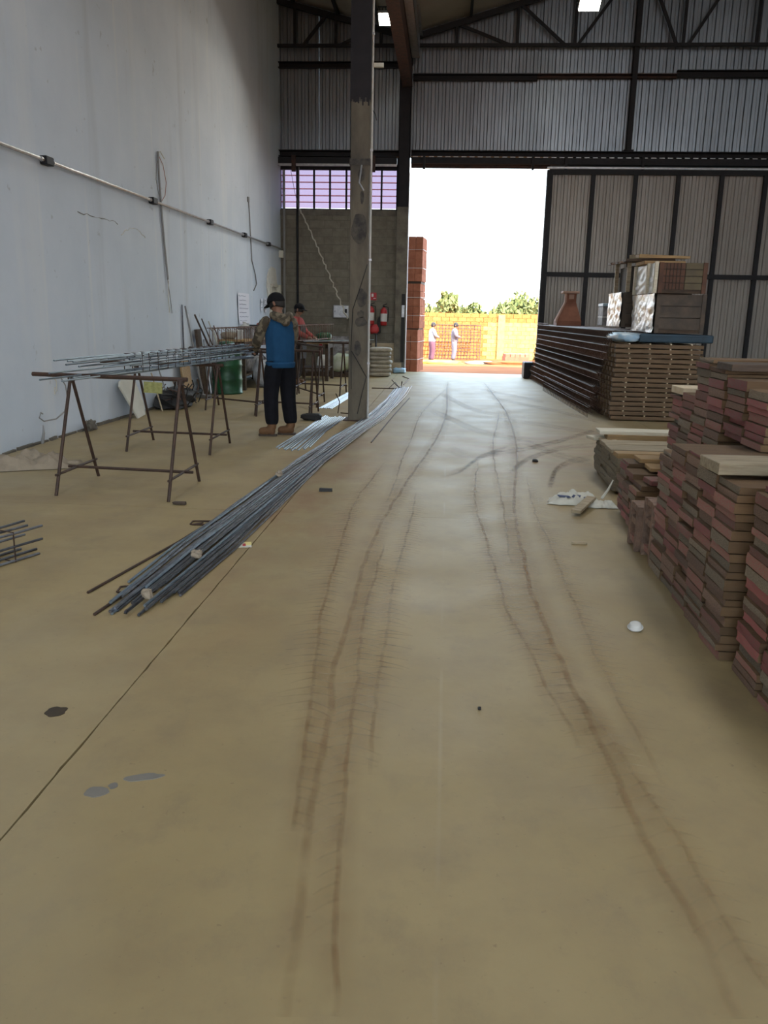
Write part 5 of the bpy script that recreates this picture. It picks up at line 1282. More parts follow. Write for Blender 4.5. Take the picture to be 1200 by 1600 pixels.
def person(label, loc, rz, P, mats, voxel=.010, fingers=True, group=None):
    """P: joint positions in local space, the figure facing +Y"""
    o = thing('person', label, 'person', loc, rz, group)
    V = {k: Vector(v) for k, v in P['j'].items()}
    J = lambda k, r: (V[k], r)
    hr = P.get('head_rot', (0, 0, 0)); HM = Euler(hr).to_matrix()
    hc = V['head']
    body = [[J('pelvis', .115), J('waist', .105), J('chest', (.13, .105)), J('neckbase', .062), J('neck', .05), (hc + HM @ Vector((0, -.01, -.03)), .055)]]
    for s_ in 'lr':
        body += [[J('chest', .09), J('sh' + s_, .052), J('el' + s_, .038), J('wr' + s_, .027)],
                 [J('pelvis', .115), J('hip' + s_, .085), J('kn' + s_, .055), J('an' + s_, .038), J('toe' + s_, .032)]]
    hands = []
    for s_ in 'lr':
        wv, hv = V['wr' + s_], V['hand' + s_]; d = (hv - wv).normalized()
        sgn = 1 if s_ == 'r' else -1
        side = P.get('palm_' + s_, Vector((sgn, 0, 0))); side = (Vector(side) - d * Vector(side).dot(d)).normalized(); nrm = d.cross(side).normalized()
        pm_ = wv + d * .05
        body += [[J('wr' + s_, .027), (pm_, .030), (wv + d * .085, .028)]]
        if fingers:
            body += [[(pm_, .030), (pm_ + d * .03 + side * .025, .017)], [(pm_, .030), (pm_ + d * .03 - side * .025, .017)]]
            down = P.get('curl_' + s_, Vector((0, 0, -1)))
            for fi, (off, ln) in enumerate(((-.030, .072), (-.010, .082), (.010, .076), (.029, .060))):
                b0 = wv + d * .075 + side * off
                body.append([(b0, .0095), (b0 + d * ln * .45 + Vector(down) * ln * .15, .0088), (b0 + d * ln * .72 + Vector(down) * ln * .45, .0082), (b0 + d * ln * .80 + Vector(down) * ln * .75, .0074)])
            t0 = wv + d * .035 + side * (-.022 * 1)
            body.append([(t0, .012), (t0 + d * .028 - side * .030, .0105), (t0 + d * .055 - side * .036 + Vector(down) * .012, .009)])
    body_m = skin_mesh('body', body, ['skin'], voxel if not fingers else min(voxel, .0065), 1, [head_mesh(hc, hr)], 2)
    obj('body', body_m, o)
    for s_ in (-1, 1):
        e_ = MB().blob(hc + HM @ Vector((s_ * .031, .079, .004)), (.022, .014, .014), (8, 6), 0, 1, 0).build('eye', 'white_plastic', o, True)
        MB().blob(hc + HM @ Vector((s_ * .031, .0855, .004)), (.010, .005, .010), (8, 6), 0, 1, 0).build('pupil', 'black_rubber', e_, True)
    # trousers
    g = .018
    tr = [[J('waist', (.125, .105)), J('pelvis', (.145, .122))]]
    for s_ in 'lr':
        kn, an = V['kn' + s_], V['an' + s_]
        cuff = an + (kn - an) * .10
        tr += [[J('pelvis', (.145, .122)), (V['hip' + s_], .130), (V['hip' + s_].lerp(kn, .5), .120), (kn, .104), (kn.lerp(an, .5), .098), (cuff + Vector((0, 0, .06)), .096), (cuff, .078)]]
    obj('trousers', skin_mesh('trousers', tr, [mats['trousers']], .012, 1, None, 3), o)
    # top
    hem = V['pelvis'] + Vector((0, 0, -.02 if not P.get('short') else .06))
    tp = [[(hem + Vector((0, 0, -.05)), (.18, .15)), (hem, (.205, .168)), J('waist', (.205, .165)), (V['waist'].lerp(V['chest'], .55), (.215, .172)), J('chest', (.205, .165)), (V['neckbase'] + Vector((0, -.005, -.04)), .135), (V['neckbase'] + Vector((0, 0, .012)), .066)]]
    for s_ in 'lr': tp += [[J('chest', (.14, .12)), (V['sh' + s_].lerp(V['chest'], .45) + Vector((0, 0, -.01)), .100), (V['sh' + s_].lerp(V['chest'], .05) + Vector((0, 0, -.02)), .070)]]
    obj(P.get('top_name', 'shirt'), skin_mesh('top', tp, [mats['top']], .012, 1, None, 3), o)
    for s_ in 'lr':
        sh, el, wr = V['sh' + s_], V['el' + s_], V['wr' + s_]
        end = wr if P.get('long', True) else el
        ch = [(sh.lerp(V['chest'], .3) + Vector((0, 0, .0)), .078), (sh, .088), (sh.lerp(el, .5), .080), (el, .070)] + ([(el.lerp(wr, .5), .064), (el.lerp(wr, .88), .054), (wr, .043)] if P.get('long', True) else [])
        obj('sleeve', skin_mesh('sleeve', [ch], [mats['sleeve']], .011, 1, None, 3), o)
    # boots
    for s_ in 'lr':
        an, toe = V['an' + s_], V['toe' + s_]; d = Vector((toe.x - an.x, toe.y - an.y, 0)).normalized()
        heel = Vector((an.x, an.y, .045)) - d * .045
        ch = [[(Vector((an.x, an.y, an.z + .13)), .068), (Vector((an.x, an.y, an.z + .03)), .066), (Vector((an.x, an.y, .062)) + d * .03, .066), (Vector((an.x, an.y, .058)) + d * .11, .060), (Vector((an.x, an.y, .050)) + d * .175, .050)], [(Vector((an.x, an.y, .06)) + d * .03, .064), (heel + Vector((0, 0, .012)), .056)]]
        bt_ = obj('boot', skin_mesh('boot', ch, [mats['boots']], .009, 1, None, 2), o)
        m = MB(); c = Vector((an.x, an.y, 0)) + d * .055; sd_ = Vector((-d.y, d.x, 0)); prof_ = [(-.112, .024), (-.085, .036), (0, .040), (.065, .043), (.10, .034), (.115, .014)]
        poly = [c + d * a + sd_ * b for a, b in prof_] + [c + d * a - sd_ * b for a, b in reversed(prof_)]
        m.prism([(p.x, p.y) for p in poly], 0.0, .026); m.build('sole', 'boot_sole', bt_)
    # hair and cap
    m = MB(); n, k = 24, 12; vs = []; fs = []
    def capshell(z0, ex, name, mt, brim, back=0.0):
        m = MB(); vs = []; fs = []; n, k = 26, 10
        for j in range(k + 1):
            th = (math.pi * .5 + back) * j / k
            for i in range(n):
                ph = 2 * math.pi * i / n
                th2 = th if math.cos(ph) > 0 else th * (1 + .25 * -math.cos(ph))
                u = Vector((math.sin(th2) * math.sin(ph), math.sin(th2) * math.cos(ph), math.cos(th2)))
                vs.append((u.x * (.076 + ex), u.y * (.098 + ex) - .002, z0 + u.z * (.118 + ex - z0)))
        for j in range(k):
            for i in range(n): fs.append((j * n + i, (j + 1) * n + i, (j + 1) * n + (i + 1) % n, j * n + (i + 1) % n))
        N = len(vs); inner = [(v[0] * .94, v[1] * .94, v[2] * .96) for v in vs]
        m.add(vs + inner, fs + [tuple(t + N for t in reversed(f)) for f in fs] + [(k * n + i, N + k * n + i, N + k * n + (i + 1) % n, k * n + (i + 1) % n) for i in range(n)])
        m.v = [tuple(HM @ Vector(v) + hc) for v in m.v]
        c_ = m.build(name, mt, o, True)
        if brim:
            b = MB(); q = 12; top = []
            for r_ in (0.0, .5, 1.0):
                for i in range(q + 1):
                    a = math.pi * (i / q - .5) * .92
                    top.append(((.080 + ex * .6) * math.sin(a) * (1 - .05 * r_), (.09 + ex) * max(math.cos(a), .15) * (1) + r_ * .075 * math.cos(a) ** .6, z0 + .012 - .022 * r_ * math.cos(a) - .012 * abs(math.sin(a))))
            f2 = [(r_ * (q + 1) + i, r_ * (q + 1) + i + 1, (r_ + 1) * (q + 1) + i + 1, (r_ + 1) * (q + 1) + i) for r_ in range(2) for i in range(q)]
            N = len(top); b.add(top + [(v[0], v[1], v[2] - .005) for v in top], f2 + [tuple(t + N for t in reversed(f)) for f in f2])
            b.v = [tuple(HM @ Vector(v) + hc) for v in b.v]; b.build('brim', mt, c_, True)
        return c_
    capshell(.0, .007, 'hair', 'hair', False, .30)
    if mats.get('cap'): capshell(.028, .017, 'cap', mats['cap'], True, .02)
    return o, V
# the worker in blue
j1 = dict(pelvis=(0, 0, .93), waist=(0, .0, 1.08), chest=(0, .015, 1.30), neckbase=(0, .03, 1.46), neck=(0, .055, 1.505), head=(0, .085, 1.595),
          shl=(-.185, .02, 1.40), shr=(.185, .02, 1.40), ell=(-.255, .10, 1.15), elr=(.25, .12, 1.15), wrl=(-.17, .34, 1.04), wrr=(.14, .36, 1.05),
          handl=(-.13, .43, 1.02), handr=(.09, .45, 1.03),
          hipl=(-.095, 0, .89), hipr=(.095, 0, .89), knl=(-.125, .02, .50), knr=(.115, .03, .50), anl=(-.135, -.03, .085), anr=(.125, -.03, .085), toel=(-.26, .07, .03), toer=(.0, .07, .03))
pw, V1 = person('worker in blue hoodie with camouflage sleeves tying the rebar cage', (-2.02, 10.05, 0), R(38), dict(j=j1, head_rot=(R(-24), 0, R(34)), top_name='hoodie', curl_l=Vector((0, 0, -1)), curl_r=Vector((0, 0, -1))),
                dict(trousers='trouser_navy', top='hoodie_blue', sleeve='camo', boots='boot_tan', cap='cap_black'))
# his hood lies folded on the back; waistband and gloves
hood = skin_mesh('hood', [[(Vector((-.115, .015, 1.465)), .05), (Vector((-.09, -.095, 1.44)), .064), (Vector((0, -.145, 1.405)), .072), (Vector((.09, -.095, 1.44)), .064), (Vector((.115, .015, 1.465)), .05)],
                          [(Vector((0, -.145, 1.405)), .072), (Vector((0.01, -.165, 1.32)), .055)]], ['camo'], .012, 1, None, 3)
obj('hood', hood, pw)
band = MB(); band.lathe([(.176, .835), (.184, .842), (.188, .89), (.184, .905)], 28); band.v = [(v[0] * 1.0, v[1] * .84, v[2]) for v in band.v]
obj('hem_band', band.mesh('hem_band', 'hoodie_blue', True), pw)
for s_ in 'lr':
    wv, hv = V1['wr' + s_], V1['hand' + s_]; d = (hv - wv).normalized(); side = Vector((1, 0, 0)) - d * d.x; side.normalize()
    ch = [[(wv - d * .02, .036), (wv + d * .03, .036), (wv + d * .09, .036)]]
    for off, ln in ((-.030, .075), (-.010, .085), (.010, .079), (.029, .064)):
        b0 = wv + d * .078 + side * off; dn = Vector((0, 0, -1))
        ch.append([(b0, .0125), (b0 + d * ln * .45 + dn * ln * .15, .0118), (b0 + d * ln * .74 + dn * ln * .45, .0112), (b0 + d * ln * .82 + dn * ln * .78, .0100)])
    t0 = wv + d * .035 - side * .022; ch.append([(t0, .015), (t0 + d * .028 - side * .030, .0135), (t0 + d * .056 - side * .036 + Vector((0, 0, -.012)), .012)])
    obj('glove', skin_mesh('glove', ch, ['glove_black'], .007, 1, None, 1), pw)
# the far worker in a red shirt
j2 = dict(pelvis=(0, 0, .91), waist=(0, .0, 1.06), chest=(0, .02, 1.26), neckbase=(0, .03, 1.41), neck=(0, .05, 1.46), head=(0, .075, 1.545),
          shl=(-.18, .02, 1.35), shr=(.18, .02, 1.35), ell=(-.25, .10, 1.10), elr=(.25, .10, 1.10), wrl=(-.16, .32, .99), wrr=(.16, .32, .99), handl=(-.13, .41, .97), handr=(.13, .41, .97),
          hipl=(-.09, 0, .87), hipr=(.09, 0, .87), knl=(-.11, .03, .49), knr=(.11, .03, .49), anl=(-.12, -.03, .085), anr=(.12, -.03, .085), toel=(-.13, .12, .03), toer=(.13, .12, .03))
p2, V2 = person('far worker in red shirt and dark cap behind the rusty cage', (-3.16, 17.4, 0), R(-100), dict(j=j2, head_rot=(R(-12), 0, 0)),
                dict(trousers='apron_dark', top='shirt_red', sleeve='shirt_red', boots='boot_tan', cap='cap_black'), .012)
m = MB(); m.prism([(-.15, 1.22), (.15, 1.22), (.19, 1.0), (.19, .55), (-.19, .55), (-.19, 1.0)], .15, .165, 1); m.build('apron', 'apron_dark', p2)
# two people outside
def gz(y): return -.03 - max(0, min(1, (y - 22.4) / 13.0)) * .47
j3 = dict(pelvis=(0, 0, .92), waist=(0, 0, 1.06), chest=(0, .0, 1.27), neckbase=(0, .01, 1.43), neck=(0, .02, 1.48), head=(0, .04, 1.57),
          shl=(-.18, 0, 1.37), shr=(.18, 0, 1.37), ell=(-.24, -.02, 1.10), elr=(.25, .08, 1.12), wrl=(-.24, .06, .87), wrr=(.10, .24, 1.08), handl=(-.24, .10, .79), handr=(.02, .27, 1.06),
          hipl=(-.09, 0, .88), hipr=(.09, 0, .88), knl=(-.11, .02, .49), knr=(.11, .02, .49), anl=(-.12, -.03, .085), anr=(.12, -.03, .085), toel=(-.13, .12, .03), toer=(.13, .12, .03))
person('person in pale top and purple trousers standing outside near the brick packs', (-.62, 35.6, gz(35.6)), R(-70), dict(j=j3), dict(trousers='trouser_purple', top='shirt_pale', sleeve='shirt_pale', boots='boot_sole', cap=None), .014, False)
person('person in grey clothes standing outside before the mesh panel', (.33, 36.2, gz(36.2)), R(-95), dict(j=j3), dict(trousers='trouser_grey', top='shirt_grey', sleeve='shirt_grey', boots='boot_sole', cap=None), .014, False)

# ================================================================== OUTSIDE
vs = []; fs = []; nx, ny = 40, 60
X0, X1 = -70, 70
yl = [22.25, 23, 24, 25, 26, 27, 28, 29, 30, 31, 32, 33, 34, 35, 36, 37, 38, 39, 40, 44, 50, 60, 80, 120]
for y in yl:
    for i in range(nx + 1):
        x = X0 + (X1 - X0) * (i / nx)
        vs.append((x, y, gz(y) + (.03 * noise.noise(Vector((x * .4, y * .5, 1))) if y > 23 else 0)))
for j in range(len(yl) - 1):
    for i in range(nx): a = j * (nx + 1) + i; fs.append((a, a + 1, a + nx + 2, a + nx + 1))
g = MB().add(vs, fs).build('ground_yard', 'soil', smooth=True); struct(g, 'orange bare soil yard outside the doorway')
g = MB().add([(-70, 120, -.5), (70, 120, -.5), (300, 600, 3), (-300, 600, 3)], [(0, 1, 2, 3)]).build('ground_far', 'grass_far'); struct(g, 'distant scrubby land beyond the yard wall')
g = MB().add([(-70, -80, -.12), (70, -80, -.12), (70, -8.2, -.12), (-70, -8.2, -.12)], [(0, 1, 2, 3)]).build('ground_front', 'soil'); struct(g, 'soil yard outside the front gate')

# brick packs: hollow clay bricks stacked three packs high
def brick_mesh():
    m = MB(); L, W_, H_ = .185, .085, .185
    m.lim((-L / 2, -W_ / 2, -H_ / 2), (L / 2, W_ / 2, H_ / 2))
    for k in (-1, 0, 1): m.lim((-L / 2, -W_ / 2 - .003, k * .058 - .012), (L / 2, -W_ / 2, k * .058 + .012))
    return m.mesh('brick', 'brick_clay')
bkm = brick_mesh()
for q, (z0, z1, lab) in enumerate(((.0, 1.12, 'lowest pack of red clay bricks outside by the post'), (1.15, 2.31, 'middle pack of red clay bricks outside by the post'), (2.37, 3.50, 'topmost pack of red clay bricks outside by the post'))):
    o = thing('brick_pack', lab, 'bricks', (-1.19 + .02 * q, 23.0 + .03 * q, z0 - .02), R(-8 + 1.5 * q), 'brick packs by the doorway')
    nz_ = 6; hz = (z1 - z0) / nz_; nxx, nyy = 5, 11
    MB().lim((-.44, -.45, .02), (.44, .45, z1 - z0 - .02)).build('pack_core', 'wood_dark', o)
    for k in range(nz_):
        for i in range(nxx):
            for j in range(nyy):
                if not (i in (0, nxx - 1) or j in (0, nyy - 1) or k == nz_ - 1): continue
                if i == 0 and j not in (0, nyy - 1) and k < nz_ - 1: continue
                if j == nyy - 1 and i not in (nxx - 1,): continue
                b = obj('brick', bkm, o, (-.39 + i * .195 + rnd.uniform(-.004, .004), -.45 + j * .09 + rnd.uniform(-.004, .004), (k + .5) * hz))
    if q:
        MB().lim((-.47, -.47, -.06 if q == 2 else -.03), (.46, .47, -.002)).build('pallet_board', 'wood_dark', o)
    for zz in (.33, .8): MB().lim((-.50, -.505, zz), (.50, -.50, zz + .012)).build('strap_band', 'white_plastic', o); MB().lim((.495, -.505, zz), (.50, .5, zz + .012)).build('strap_band', 'white_plastic', o)
# yard wall of blocks
yw = MB().lim((-20, 40.12, -.6), (24, 40.3, 1.50)).build('wall_yard', 'block_cream'); struct(yw, 'sunlit yellow block wall of the yard')
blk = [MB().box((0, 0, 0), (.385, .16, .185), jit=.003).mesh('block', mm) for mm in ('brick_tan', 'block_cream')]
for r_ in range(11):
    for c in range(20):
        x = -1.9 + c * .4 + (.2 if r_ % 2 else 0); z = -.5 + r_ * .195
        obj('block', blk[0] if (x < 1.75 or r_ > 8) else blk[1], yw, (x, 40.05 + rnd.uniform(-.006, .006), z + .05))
for x in (2.55, 6.6, -5.6): MB().lim((x - .16, 39.88, -.6), (x + .16, 40.1, 1.55)).build('pier', 'block_cream', yw)
o = thing('mesh_panel', 'large rusty rebar mesh panel propped on the yard wall', 'wire mesh', (.45, 38.9, gz(38.9)))
o.rotation_euler = (R(-14), 0, 0)
for k in range(16): MB().tube([(-1.1 + k * 2.2 / 15, 0, 0), (-1.1 + k * 2.2 / 15, 0, 1.62)], .016, 4).build('upright_bar', 'rebar_rusty', o)
for k in range(11): MB().tube([(-1.1, -.02, .04 + k * .155), (1.1, -.02, .04 + k * .155)], .016, 4).build('cross_bar', 'rebar_rusty', o)
for k, (x, y, d, lab) in enumerate(((-.3, 34.5, (2.0, 1.2, .22), 'low yellow sand heap at the feet of the people outside'), (1.6, 35.2, (1.6, .9, .20), 'pale debris heap outside in the middle of the doorway'), (3.0, 35.0, (2.6, 1.2, .26), 'brown earth bank outside near the sliding door'))):
    tag(MB().blob((x, y, gz(y) + .03), d, (18, 10), .25, 2.4, 70 + k, flat=-.06).build('earth_heap', ['soil_yellow', 'sack', 'soil'][k], smooth=True), lab, 'heap')
o = thing('brick_pallet', 'low red pallet load outside near the sliding door', 'pallet', (3.0, 36.4, gz(36.4)), .1)
for k in range(5): MB().lim((-.5 + k * .21, -.4, .30), (-.31 + k * .21, .4, .42)).build('brick_row', 'brick_clay', o)
MB().lim((-.52, -.42, .06), (.52, .42, .30)).build('lower_course', 'brick_clay', o)
for yy in (-.36, 0, .36): MB().lim((-.52, yy - .04, 0), (.52, yy + .04, .06)).build('bearer', 'wood_dark', o)
# trees and a far roof beyond the wall
def tree(label, x, y, base, h, rx, rz_, n, seed, trunk=True):
    o = thing('tree', label, 'tree', (x, y, base)); r_ = random.Random(seed)
    if trunk:
        MB().tube([(0, 0, 0), (.1, 0, h * .45), (.0, .1, h * .75)], [.22, .15, .05], 7).build('trunk', 'bark', o)
        for k in range(5):
            a = r_.uniform(0, 6.28); MB().tube([(.05, 0, h * (.4 + .06 * k)), (math.cos(a) * rx * .6, math.sin(a) * rx * .6, h * (.62 + .06 * k))], [.08, .03], 5).build('branch', 'bark', o)
    m = MB()
    for k in range(n):
        u = Vector((r_.gauss(0, 1), r_.gauss(0, 1), r_.gauss(0, 1))).normalized(); rr = r_.random() ** .4
        p = Vector((u.x * rx * rr, u.y * rx * rr, h - rz_ + u.z * rz_ * rr)); p *= 1 + .18 * noise.noise(u * 2.5 + Vector((seed, 0, 0)))
        s_ = r_.uniform(.14, .3); M = Euler((r_.uniform(0, 6), r_.uniform(0, 6), r_.uniform(0, 6))).to_matrix()
        m.add([p + M @ Vector(v) * s_ for v in ((-1, -.5, 0), (1, -.5, 0), (1.1, .5, .2), (-.9, .5, .15))], [(0, 1, 2, 3)])
    c = m.build('foliage', 'leaf', o); c['kind'] = 'stuff'
    return o
tree('small round tree on a thin trunk beyond the yard wall', .0, 80, -.5, 3.9, 1.0, 1.1, 700, 1)
tree('wide leafy tree beyond the yard wall beside the sliding door', 7.6, 90, -.5, 4.0, 2.6, 1.7, 1600, 2)
tree('low shrub beyond the wall left of the round tree', -2.4, 85, -.5, 2.9, 2.2, 1.5, 1000, 3, False)
tree('low shrub beyond the wall right of the round tree', 2.1, 86, -.5, 3.1, 2.1, 1.6, 1100, 4, False)
tree('grey-green shrub below the wide leafy tree', 5.8, 84, -.5, 3.0, 1.9, 1.5, 900, 5, False)
o = thing('far_house', 'far house with pale blue roof beyond the yard wall', 'house', (4.4, 120, -.5))
MB().lim((-3, -2, 0), (3, 2, 2.1)).build('house_walls', 'block_cream', o)
MB().prism([(-2.6, 2.0), (2.6, 2.0), (0, 2.9)], -3.3, 3.3, 0).build('house_roof', 'roof_blue', o)
MB().lim((-.9, -2.03, .8), (.1, -1.99, 1.7)).build('house_window', 'steel_dark', o)

# ================================================================== DUST TRACKS AND STAINS ON THE FLOOR
def ribbon(verts, faces, dens, pts, w0, w1, den, z, taper=True):
    """soft strip: five points across, density falling to nothing at both edges"""
    n = len(pts)
    for i, p in enumerate(pts):
        a = pts[max(i - 1, 0)]; b = pts[min(i + 1, n - 1)]; t = Vector((b[0] - a[0], b[1] - a[1])); t = t.normalized() if t.length > 1e-6 else Vector((0, 1))
        nn = Vector((-t.y, t.x)); u = i / (n - 1) if n > 1 else 0
        w_ = w0 + (w1 - w0) * u; dd = den(u) if callable(den) else den
        if taper: dd *= min(1, 8 * u + .1, 12 * (1 - u) + .25) if n > 3 else 1
        for (s_, k) in ((-1, 0), (-.35, .9), (0, 1), (.35, .9), (1, 0)):
            verts.append((p[0] + nn.x * w_ * s_, p[1] + nn.y * w_ * s_, z)); dens.append(max(0, dd * k))
    o = len(verts) - 5 * n
    for i in range(n - 1):
        for k in range(4): a = o + i * 5 + k; faces.append((a, a + 1, a + 6, a + 5))
def resample(path, step):
    P_ = [Vector(p) for p in path]; out = []
    # Catmull-Rom through the traced points
    for i in range(len(P_) - 1):
        p0, p1, p2, p3 = P_[max(i - 1, 0)], P_[i], P_[i + 1], P_[min(i + 2, len(P_) - 1)]
        n = max(2, int((p2 - p1).length / step))
        for k in range(n):
            t = k / n
            out.append(.5 * ((2 * p1) + (-p0 + p2) * t + (2 * p0 - 5 * p1 + 4 * p2 - p3) * t * t + (-p0 + 3 * p1 - 3 * p2 + p3) * t ** 3))
    out.append(P_[-1]); return out
def fwd_(path): return path[-1][1] < path[0][1]
def track(label, path, den, lugs, z, wl=.016, seed=0, group='dusty tyre tracks'):
    """lugs: (side, length, from_u, to_u, density)"""
    r_ = random.Random(seed); v, f, d = [], [], []; sweep = 1 if fwd_(path) else -1
    pts = resample(path, .07); n = len(pts)
    jig = [p + Vector((noise.noise(Vector((p.y * 3, seed, 0))) * .014 + r_.uniform(-.004, .004), 0)) for p in pts]
    ribbon(v, f, d, jig, wl, wl * 1.1, lambda u: den * (.65 + .5 * noise.noise(Vector((u * 9, seed, 4)))), z)
    ribbon(v, f, d, jig, wl * 6, wl * 6, den * .25, z - .0003)
    fine = resample(path, .058)
    for (side, ln, ua, ub, dn) in lugs:
        N_ = len(fine)
        for i in range(1, N_ - 1):
            u = i / N_
            if not (ua <= u <= ub): continue
            t = (fine[i + 1] - fine[i - 1]).normalized(); nn = Vector((t.y, -t.x)) * side
            L = ln * r_.uniform(.7, 1.15); p = fine[i] + t * r_.uniform(-.008, .008)
            sw = (.02 + .05 * r_.random()) * sweep
            curve = [p, p + nn * L * .33 + t * sw * .25, p + nn * L * .66 + t * sw * .55, p + nn * L + t * sw]
            fade = min(1, (u - ua) * 8, (ub - u) * 8)
            ribbon(v, f, d, curve, .008, .005, lambda q: dn * fade * (1 - .55 * q) * (.6 + .4 * r_.random()), z + .0004, False)
    me = bpy.data.meshes.new('tyre_track'); me.from_pydata(v, [], f); me.materials.append(MAT['dust_track'])
    at = me.attributes.new('dust_amount', 'FLOAT', 'POINT'); at.data.foreach_set('value', d)
    return tag(obj('tyre_track', me), label, 'tyre track', group, 'stuff')
# centre lines of the wheel marks, metres on the floor
TR = dict(
 a=[(0.064, 19.256), (0.038, 16.773), (0.041, 13.231), (-0.048, 10.699), (-0.173, 8.991), (-0.277, 7.868), (-0.367, 6.749), (-0.424, 5.997), (-0.446, 5.309), (-0.458, 4.822), (-0.449, 4.270), (-0.438, 3.713), (-0.435, 3.294), (-0.399, 2.892), (-0.382, 2.563), (-0.369, 2.249), (-0.341, 1.997), (-0.328, 1.822), (-0.312, 1.642), (-0.299, 1.462)],
 b=[(-0.591, 8.384), (-0.678, 6.930), (-0.691, 6.037), (-0.645, 5.035), (-0.618, 4.484), (-0.600, 4.035), (-0.553, 3.601), (-0.517, 3.225), (-0.468, 2.826), (-0.446, 2.531), (-0.419, 2.293), (-0.407, 2.115)],
 c=[(0.064, 17.692), (-0.281, 13.814), (-0.371, 12.050), (-0.393, 9.950), (-0.423, 8.611), (-0.423, 7.309), (-0.442, 6.517)],
 d=[(-0.217, 6.928), (-0.218, 5.948), (-0.244, 4.962), (-0.255, 4.339), (-0.234, 3.641), (-0.234, 3.194), (-0.226, 2.854), (-0.202, 2.443)],
 e=[(-0.369, 5.272), (-0.368, 4.835), (-0.369, 4.281), (-0.363, 3.799), (-0.335, 3.326), (-0.314, 2.896), (-0.280, 2.408), (-0.263, 2.171), (-0.245, 1.971), (-0.223, 1.769), (-0.207, 1.599), (-0.194, 1.472)],
 f=[(0.887, 19.150), (0.963, 15.577), (0.988, 13.022), (0.905, 10.437), (0.807, 8.843), (0.665, 7.379), (0.581, 6.320), (0.548, 5.454), (0.537, 4.907), (0.525, 4.313), (0.543, 3.948), (0.553, 3.598), (0.581, 3.156), (0.607, 2.799), (0.627, 2.429), (0.633, 2.200), (0.657, 2.044), (0.674, 1.888), (0.687, 1.784), (0.696, 1.673), (0.705, 1.549)],
 g=[(0.386, 8.644), (0.299, 7.204), (0.289, 6.274), (0.318, 5.570), (0.337, 4.988), (0.357, 4.420), (0.374, 4.008), (0.423, 3.651), (0.457, 3.289), (0.502, 2.957), (0.526, 2.698)],
 h=[(0.810, 7.831), (0.740, 6.259), (0.751, 5.634), (0.737, 4.934), (0.738, 4.279), (0.731, 3.736), (0.743, 3.259), (0.752, 2.878), (0.767, 2.604), (0.778, 2.471)],
 i=[(0.904, 13.631), (0.762, 11.724), (0.623, 10.160), (0.544, 8.443), (0.525, 7.472), (0.501, 6.394), (0.464, 5.377), (0.453, 4.882)],
 j=[(0.590, 3.110), (0.648, 2.803), (0.693, 2.489), (0.731, 2.232), (0.759, 1.955), (0.782, 1.733), (0.792, 1.637)])
TRL = dict(a='main left tyre track with fishbone tread marks', b='outermost left tyre track with ragged tread', c='short thin track curving beside the main left track', d='right edge line of the left wheel track',
           e='inner left tyre track running to the bottom edge', f='main right tyre track with dark fishbone tread', g='left edge line of the right wheel track', h='right edge line of the right wheel track', i='thin track weaving left of the main right track', j='faint outer line of the right wheel track near the camera')
LG = dict(a=[(-1, .11, .08, .85, .75), (1, .10, .18, .8, .8)], b=[(-1, .10, .05, 1, .8), (1, .13, .05, .9, .7)], c=[(1, .08, .2, 1, .4)], d=[(-1, .11, .0, .9, .8), (1, .10, .0, .9, .65)],
          e=[(-1, .11, .0, .75, .85), (1, .08, .05, .95, .55)], f=[(1, .15, .25, .98, .9), (-1, .07, .45, .95, .5), (-1, .12, .3, .55, .5)], g=[(-1, .10, .05, .95, .8), (1, .12, .05, .9, .7)], h=[(-1, .12, .0, .95, .85), (1, .08, .1, .9, .6)],
          i=[(1, .07, .3, 1, .5)], j=[(-1, .08, .0, 1, .45), (1, .10, .1, .9, .4)])
DN = dict(a=.95, b=.75, c=.65, d=.5, e=.8, f=1.0, g=.75, h=.5, i=.6, j=.45)
for q, k in enumerate(TR): track(TRL[k], TR[k], DN[k], LG[k], .0016 + q * .0005, .016 if k in 'af' else .010, q + 1)
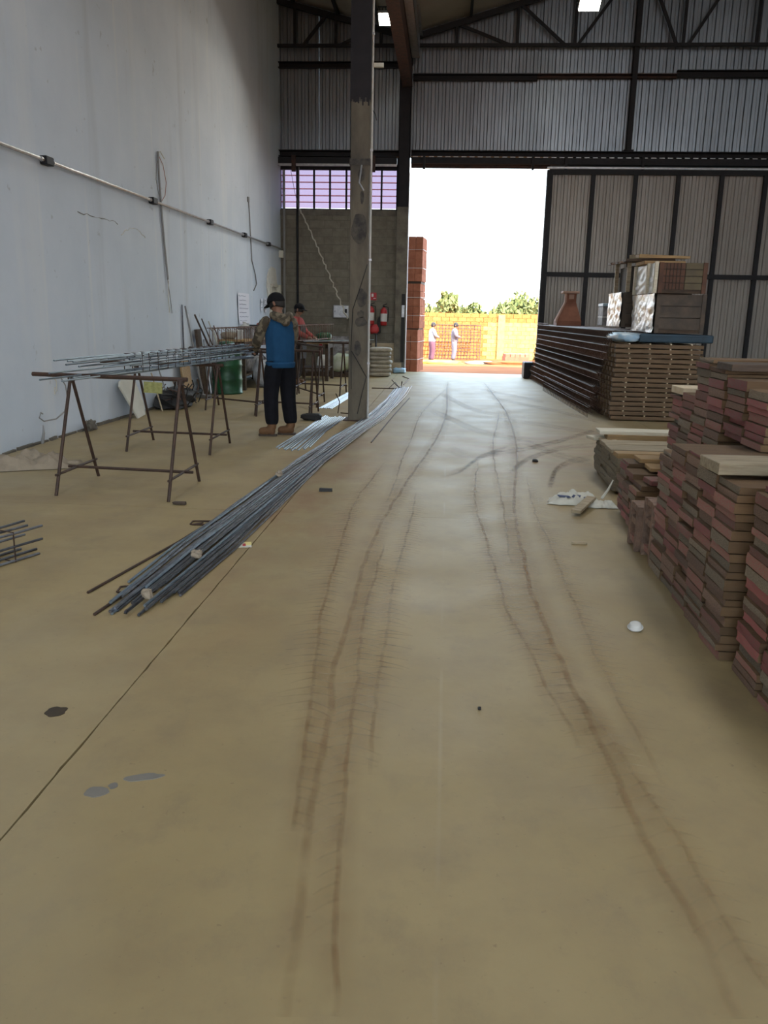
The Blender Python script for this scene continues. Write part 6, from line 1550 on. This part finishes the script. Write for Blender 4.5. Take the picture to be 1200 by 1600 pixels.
# wide sweeping dust arcs where the vehicle turned
arcs = [[(-0.228, 13.347), (0.109, 12.162), (0.448, 11.054), (0.872, 10.430), (1.473, 10.123)], [(0.060, 9.443), (0.306, 8.955), (0.791, 9.356), (1.407, 10.215), (2.082, 11.411)], [(0.792, 15.778), (1.407, 14.559), (1.919, 13.424), (2.328, 12.298)], [(0.454, 12.641), (1.178, 12.035), (1.813, 11.352), (2.166, 10.934)],
        [(-0.002, 7.785), (0.187, 8.053), (0.407, 8.849), (0.733, 9.577)], [(0.991, 7.406), (1.140, 8.225), (1.354, 8.746), (1.647, 9.085)], [(0.699, 8.146), (0.969, 8.956), (1.418, 9.713), (1.887, 10.053)], [(-0.062, 16.187), (0.481, 13.525), (1.050, 12.784), (1.534, 12.735)], [(0.734, 17.426), (1.306, 16.179), (1.801, 15.100)], [(1.006, 10.132), (1.281, 9.229), (1.612, 8.678)]]
v, f, d = [], [], []
for q, a_ in enumerate(arcs):
    base_ = resample(a_, .12)
    for s_ in range(5):
        off = (s_ - 2) * .085
        pts = [p + Vector((0.2 * off, off + .02 * noise.noise(Vector((p.x * 2, q, s_))))) for p in base_]
        ribbon(v, f, d, pts, .03, .03, .8 if s_ % 2 else .55, .0008 + q * .00007)
me = bpy.data.meshes.new('dust_arcs'); me.from_pydata(v, [], f); me.materials.append(MAT['dust_arc'])
at = me.attributes.new('dust_amount', 'FLOAT', 'POINT'); at.data.foreach_set('value', d)
tag(obj('dust_arcs', me), 'sweeping brown dust arcs on the far floor before the slatted stack', 'dust', None, 'stuff')
def stain(name, label, x, y, rx, ry, mt, seed, rot=0):
    m = MB(); pts = []
    for k in range(26):
        a = 2 * math.pi * k / 26; q = 1 + .30 * noise.noise(Vector((math.cos(a) * 1.6, math.sin(a) * 1.6, seed)))
        ex, ey = rx * q * math.cos(a), ry * q * math.sin(a); pts.append((x + ex * math.cos(rot) - ey * math.sin(rot), y + ex * math.sin(rot) + ey * math.cos(rot)))
    m.prism(pts, .0, .0022); return tag(m.build(name, mt), label, 'stain')
x, y = -1.433, 2.758; stain('oil_stain', 'dark brown oil spot on the floor left of the crack', x, y, .038, .038, 'oil', 2.2, .5)
x, y = -0.947, 2.351; stain('damp_stain', 'larger grey damp patch right of the crack', x, y, .062, .022, 'damp', 4, .3)
x, y = -1.061, 2.253; stain('damp_stain', 'smaller grey damp patch right of the crack', x, y, .04, .028, 'damp', 5, .1)
x, y = -1.021, 2.294; stain('damp_stain', 'tiny damp spot between the two grey patches', x, y, .016, .016, 'damp', 6, .3)
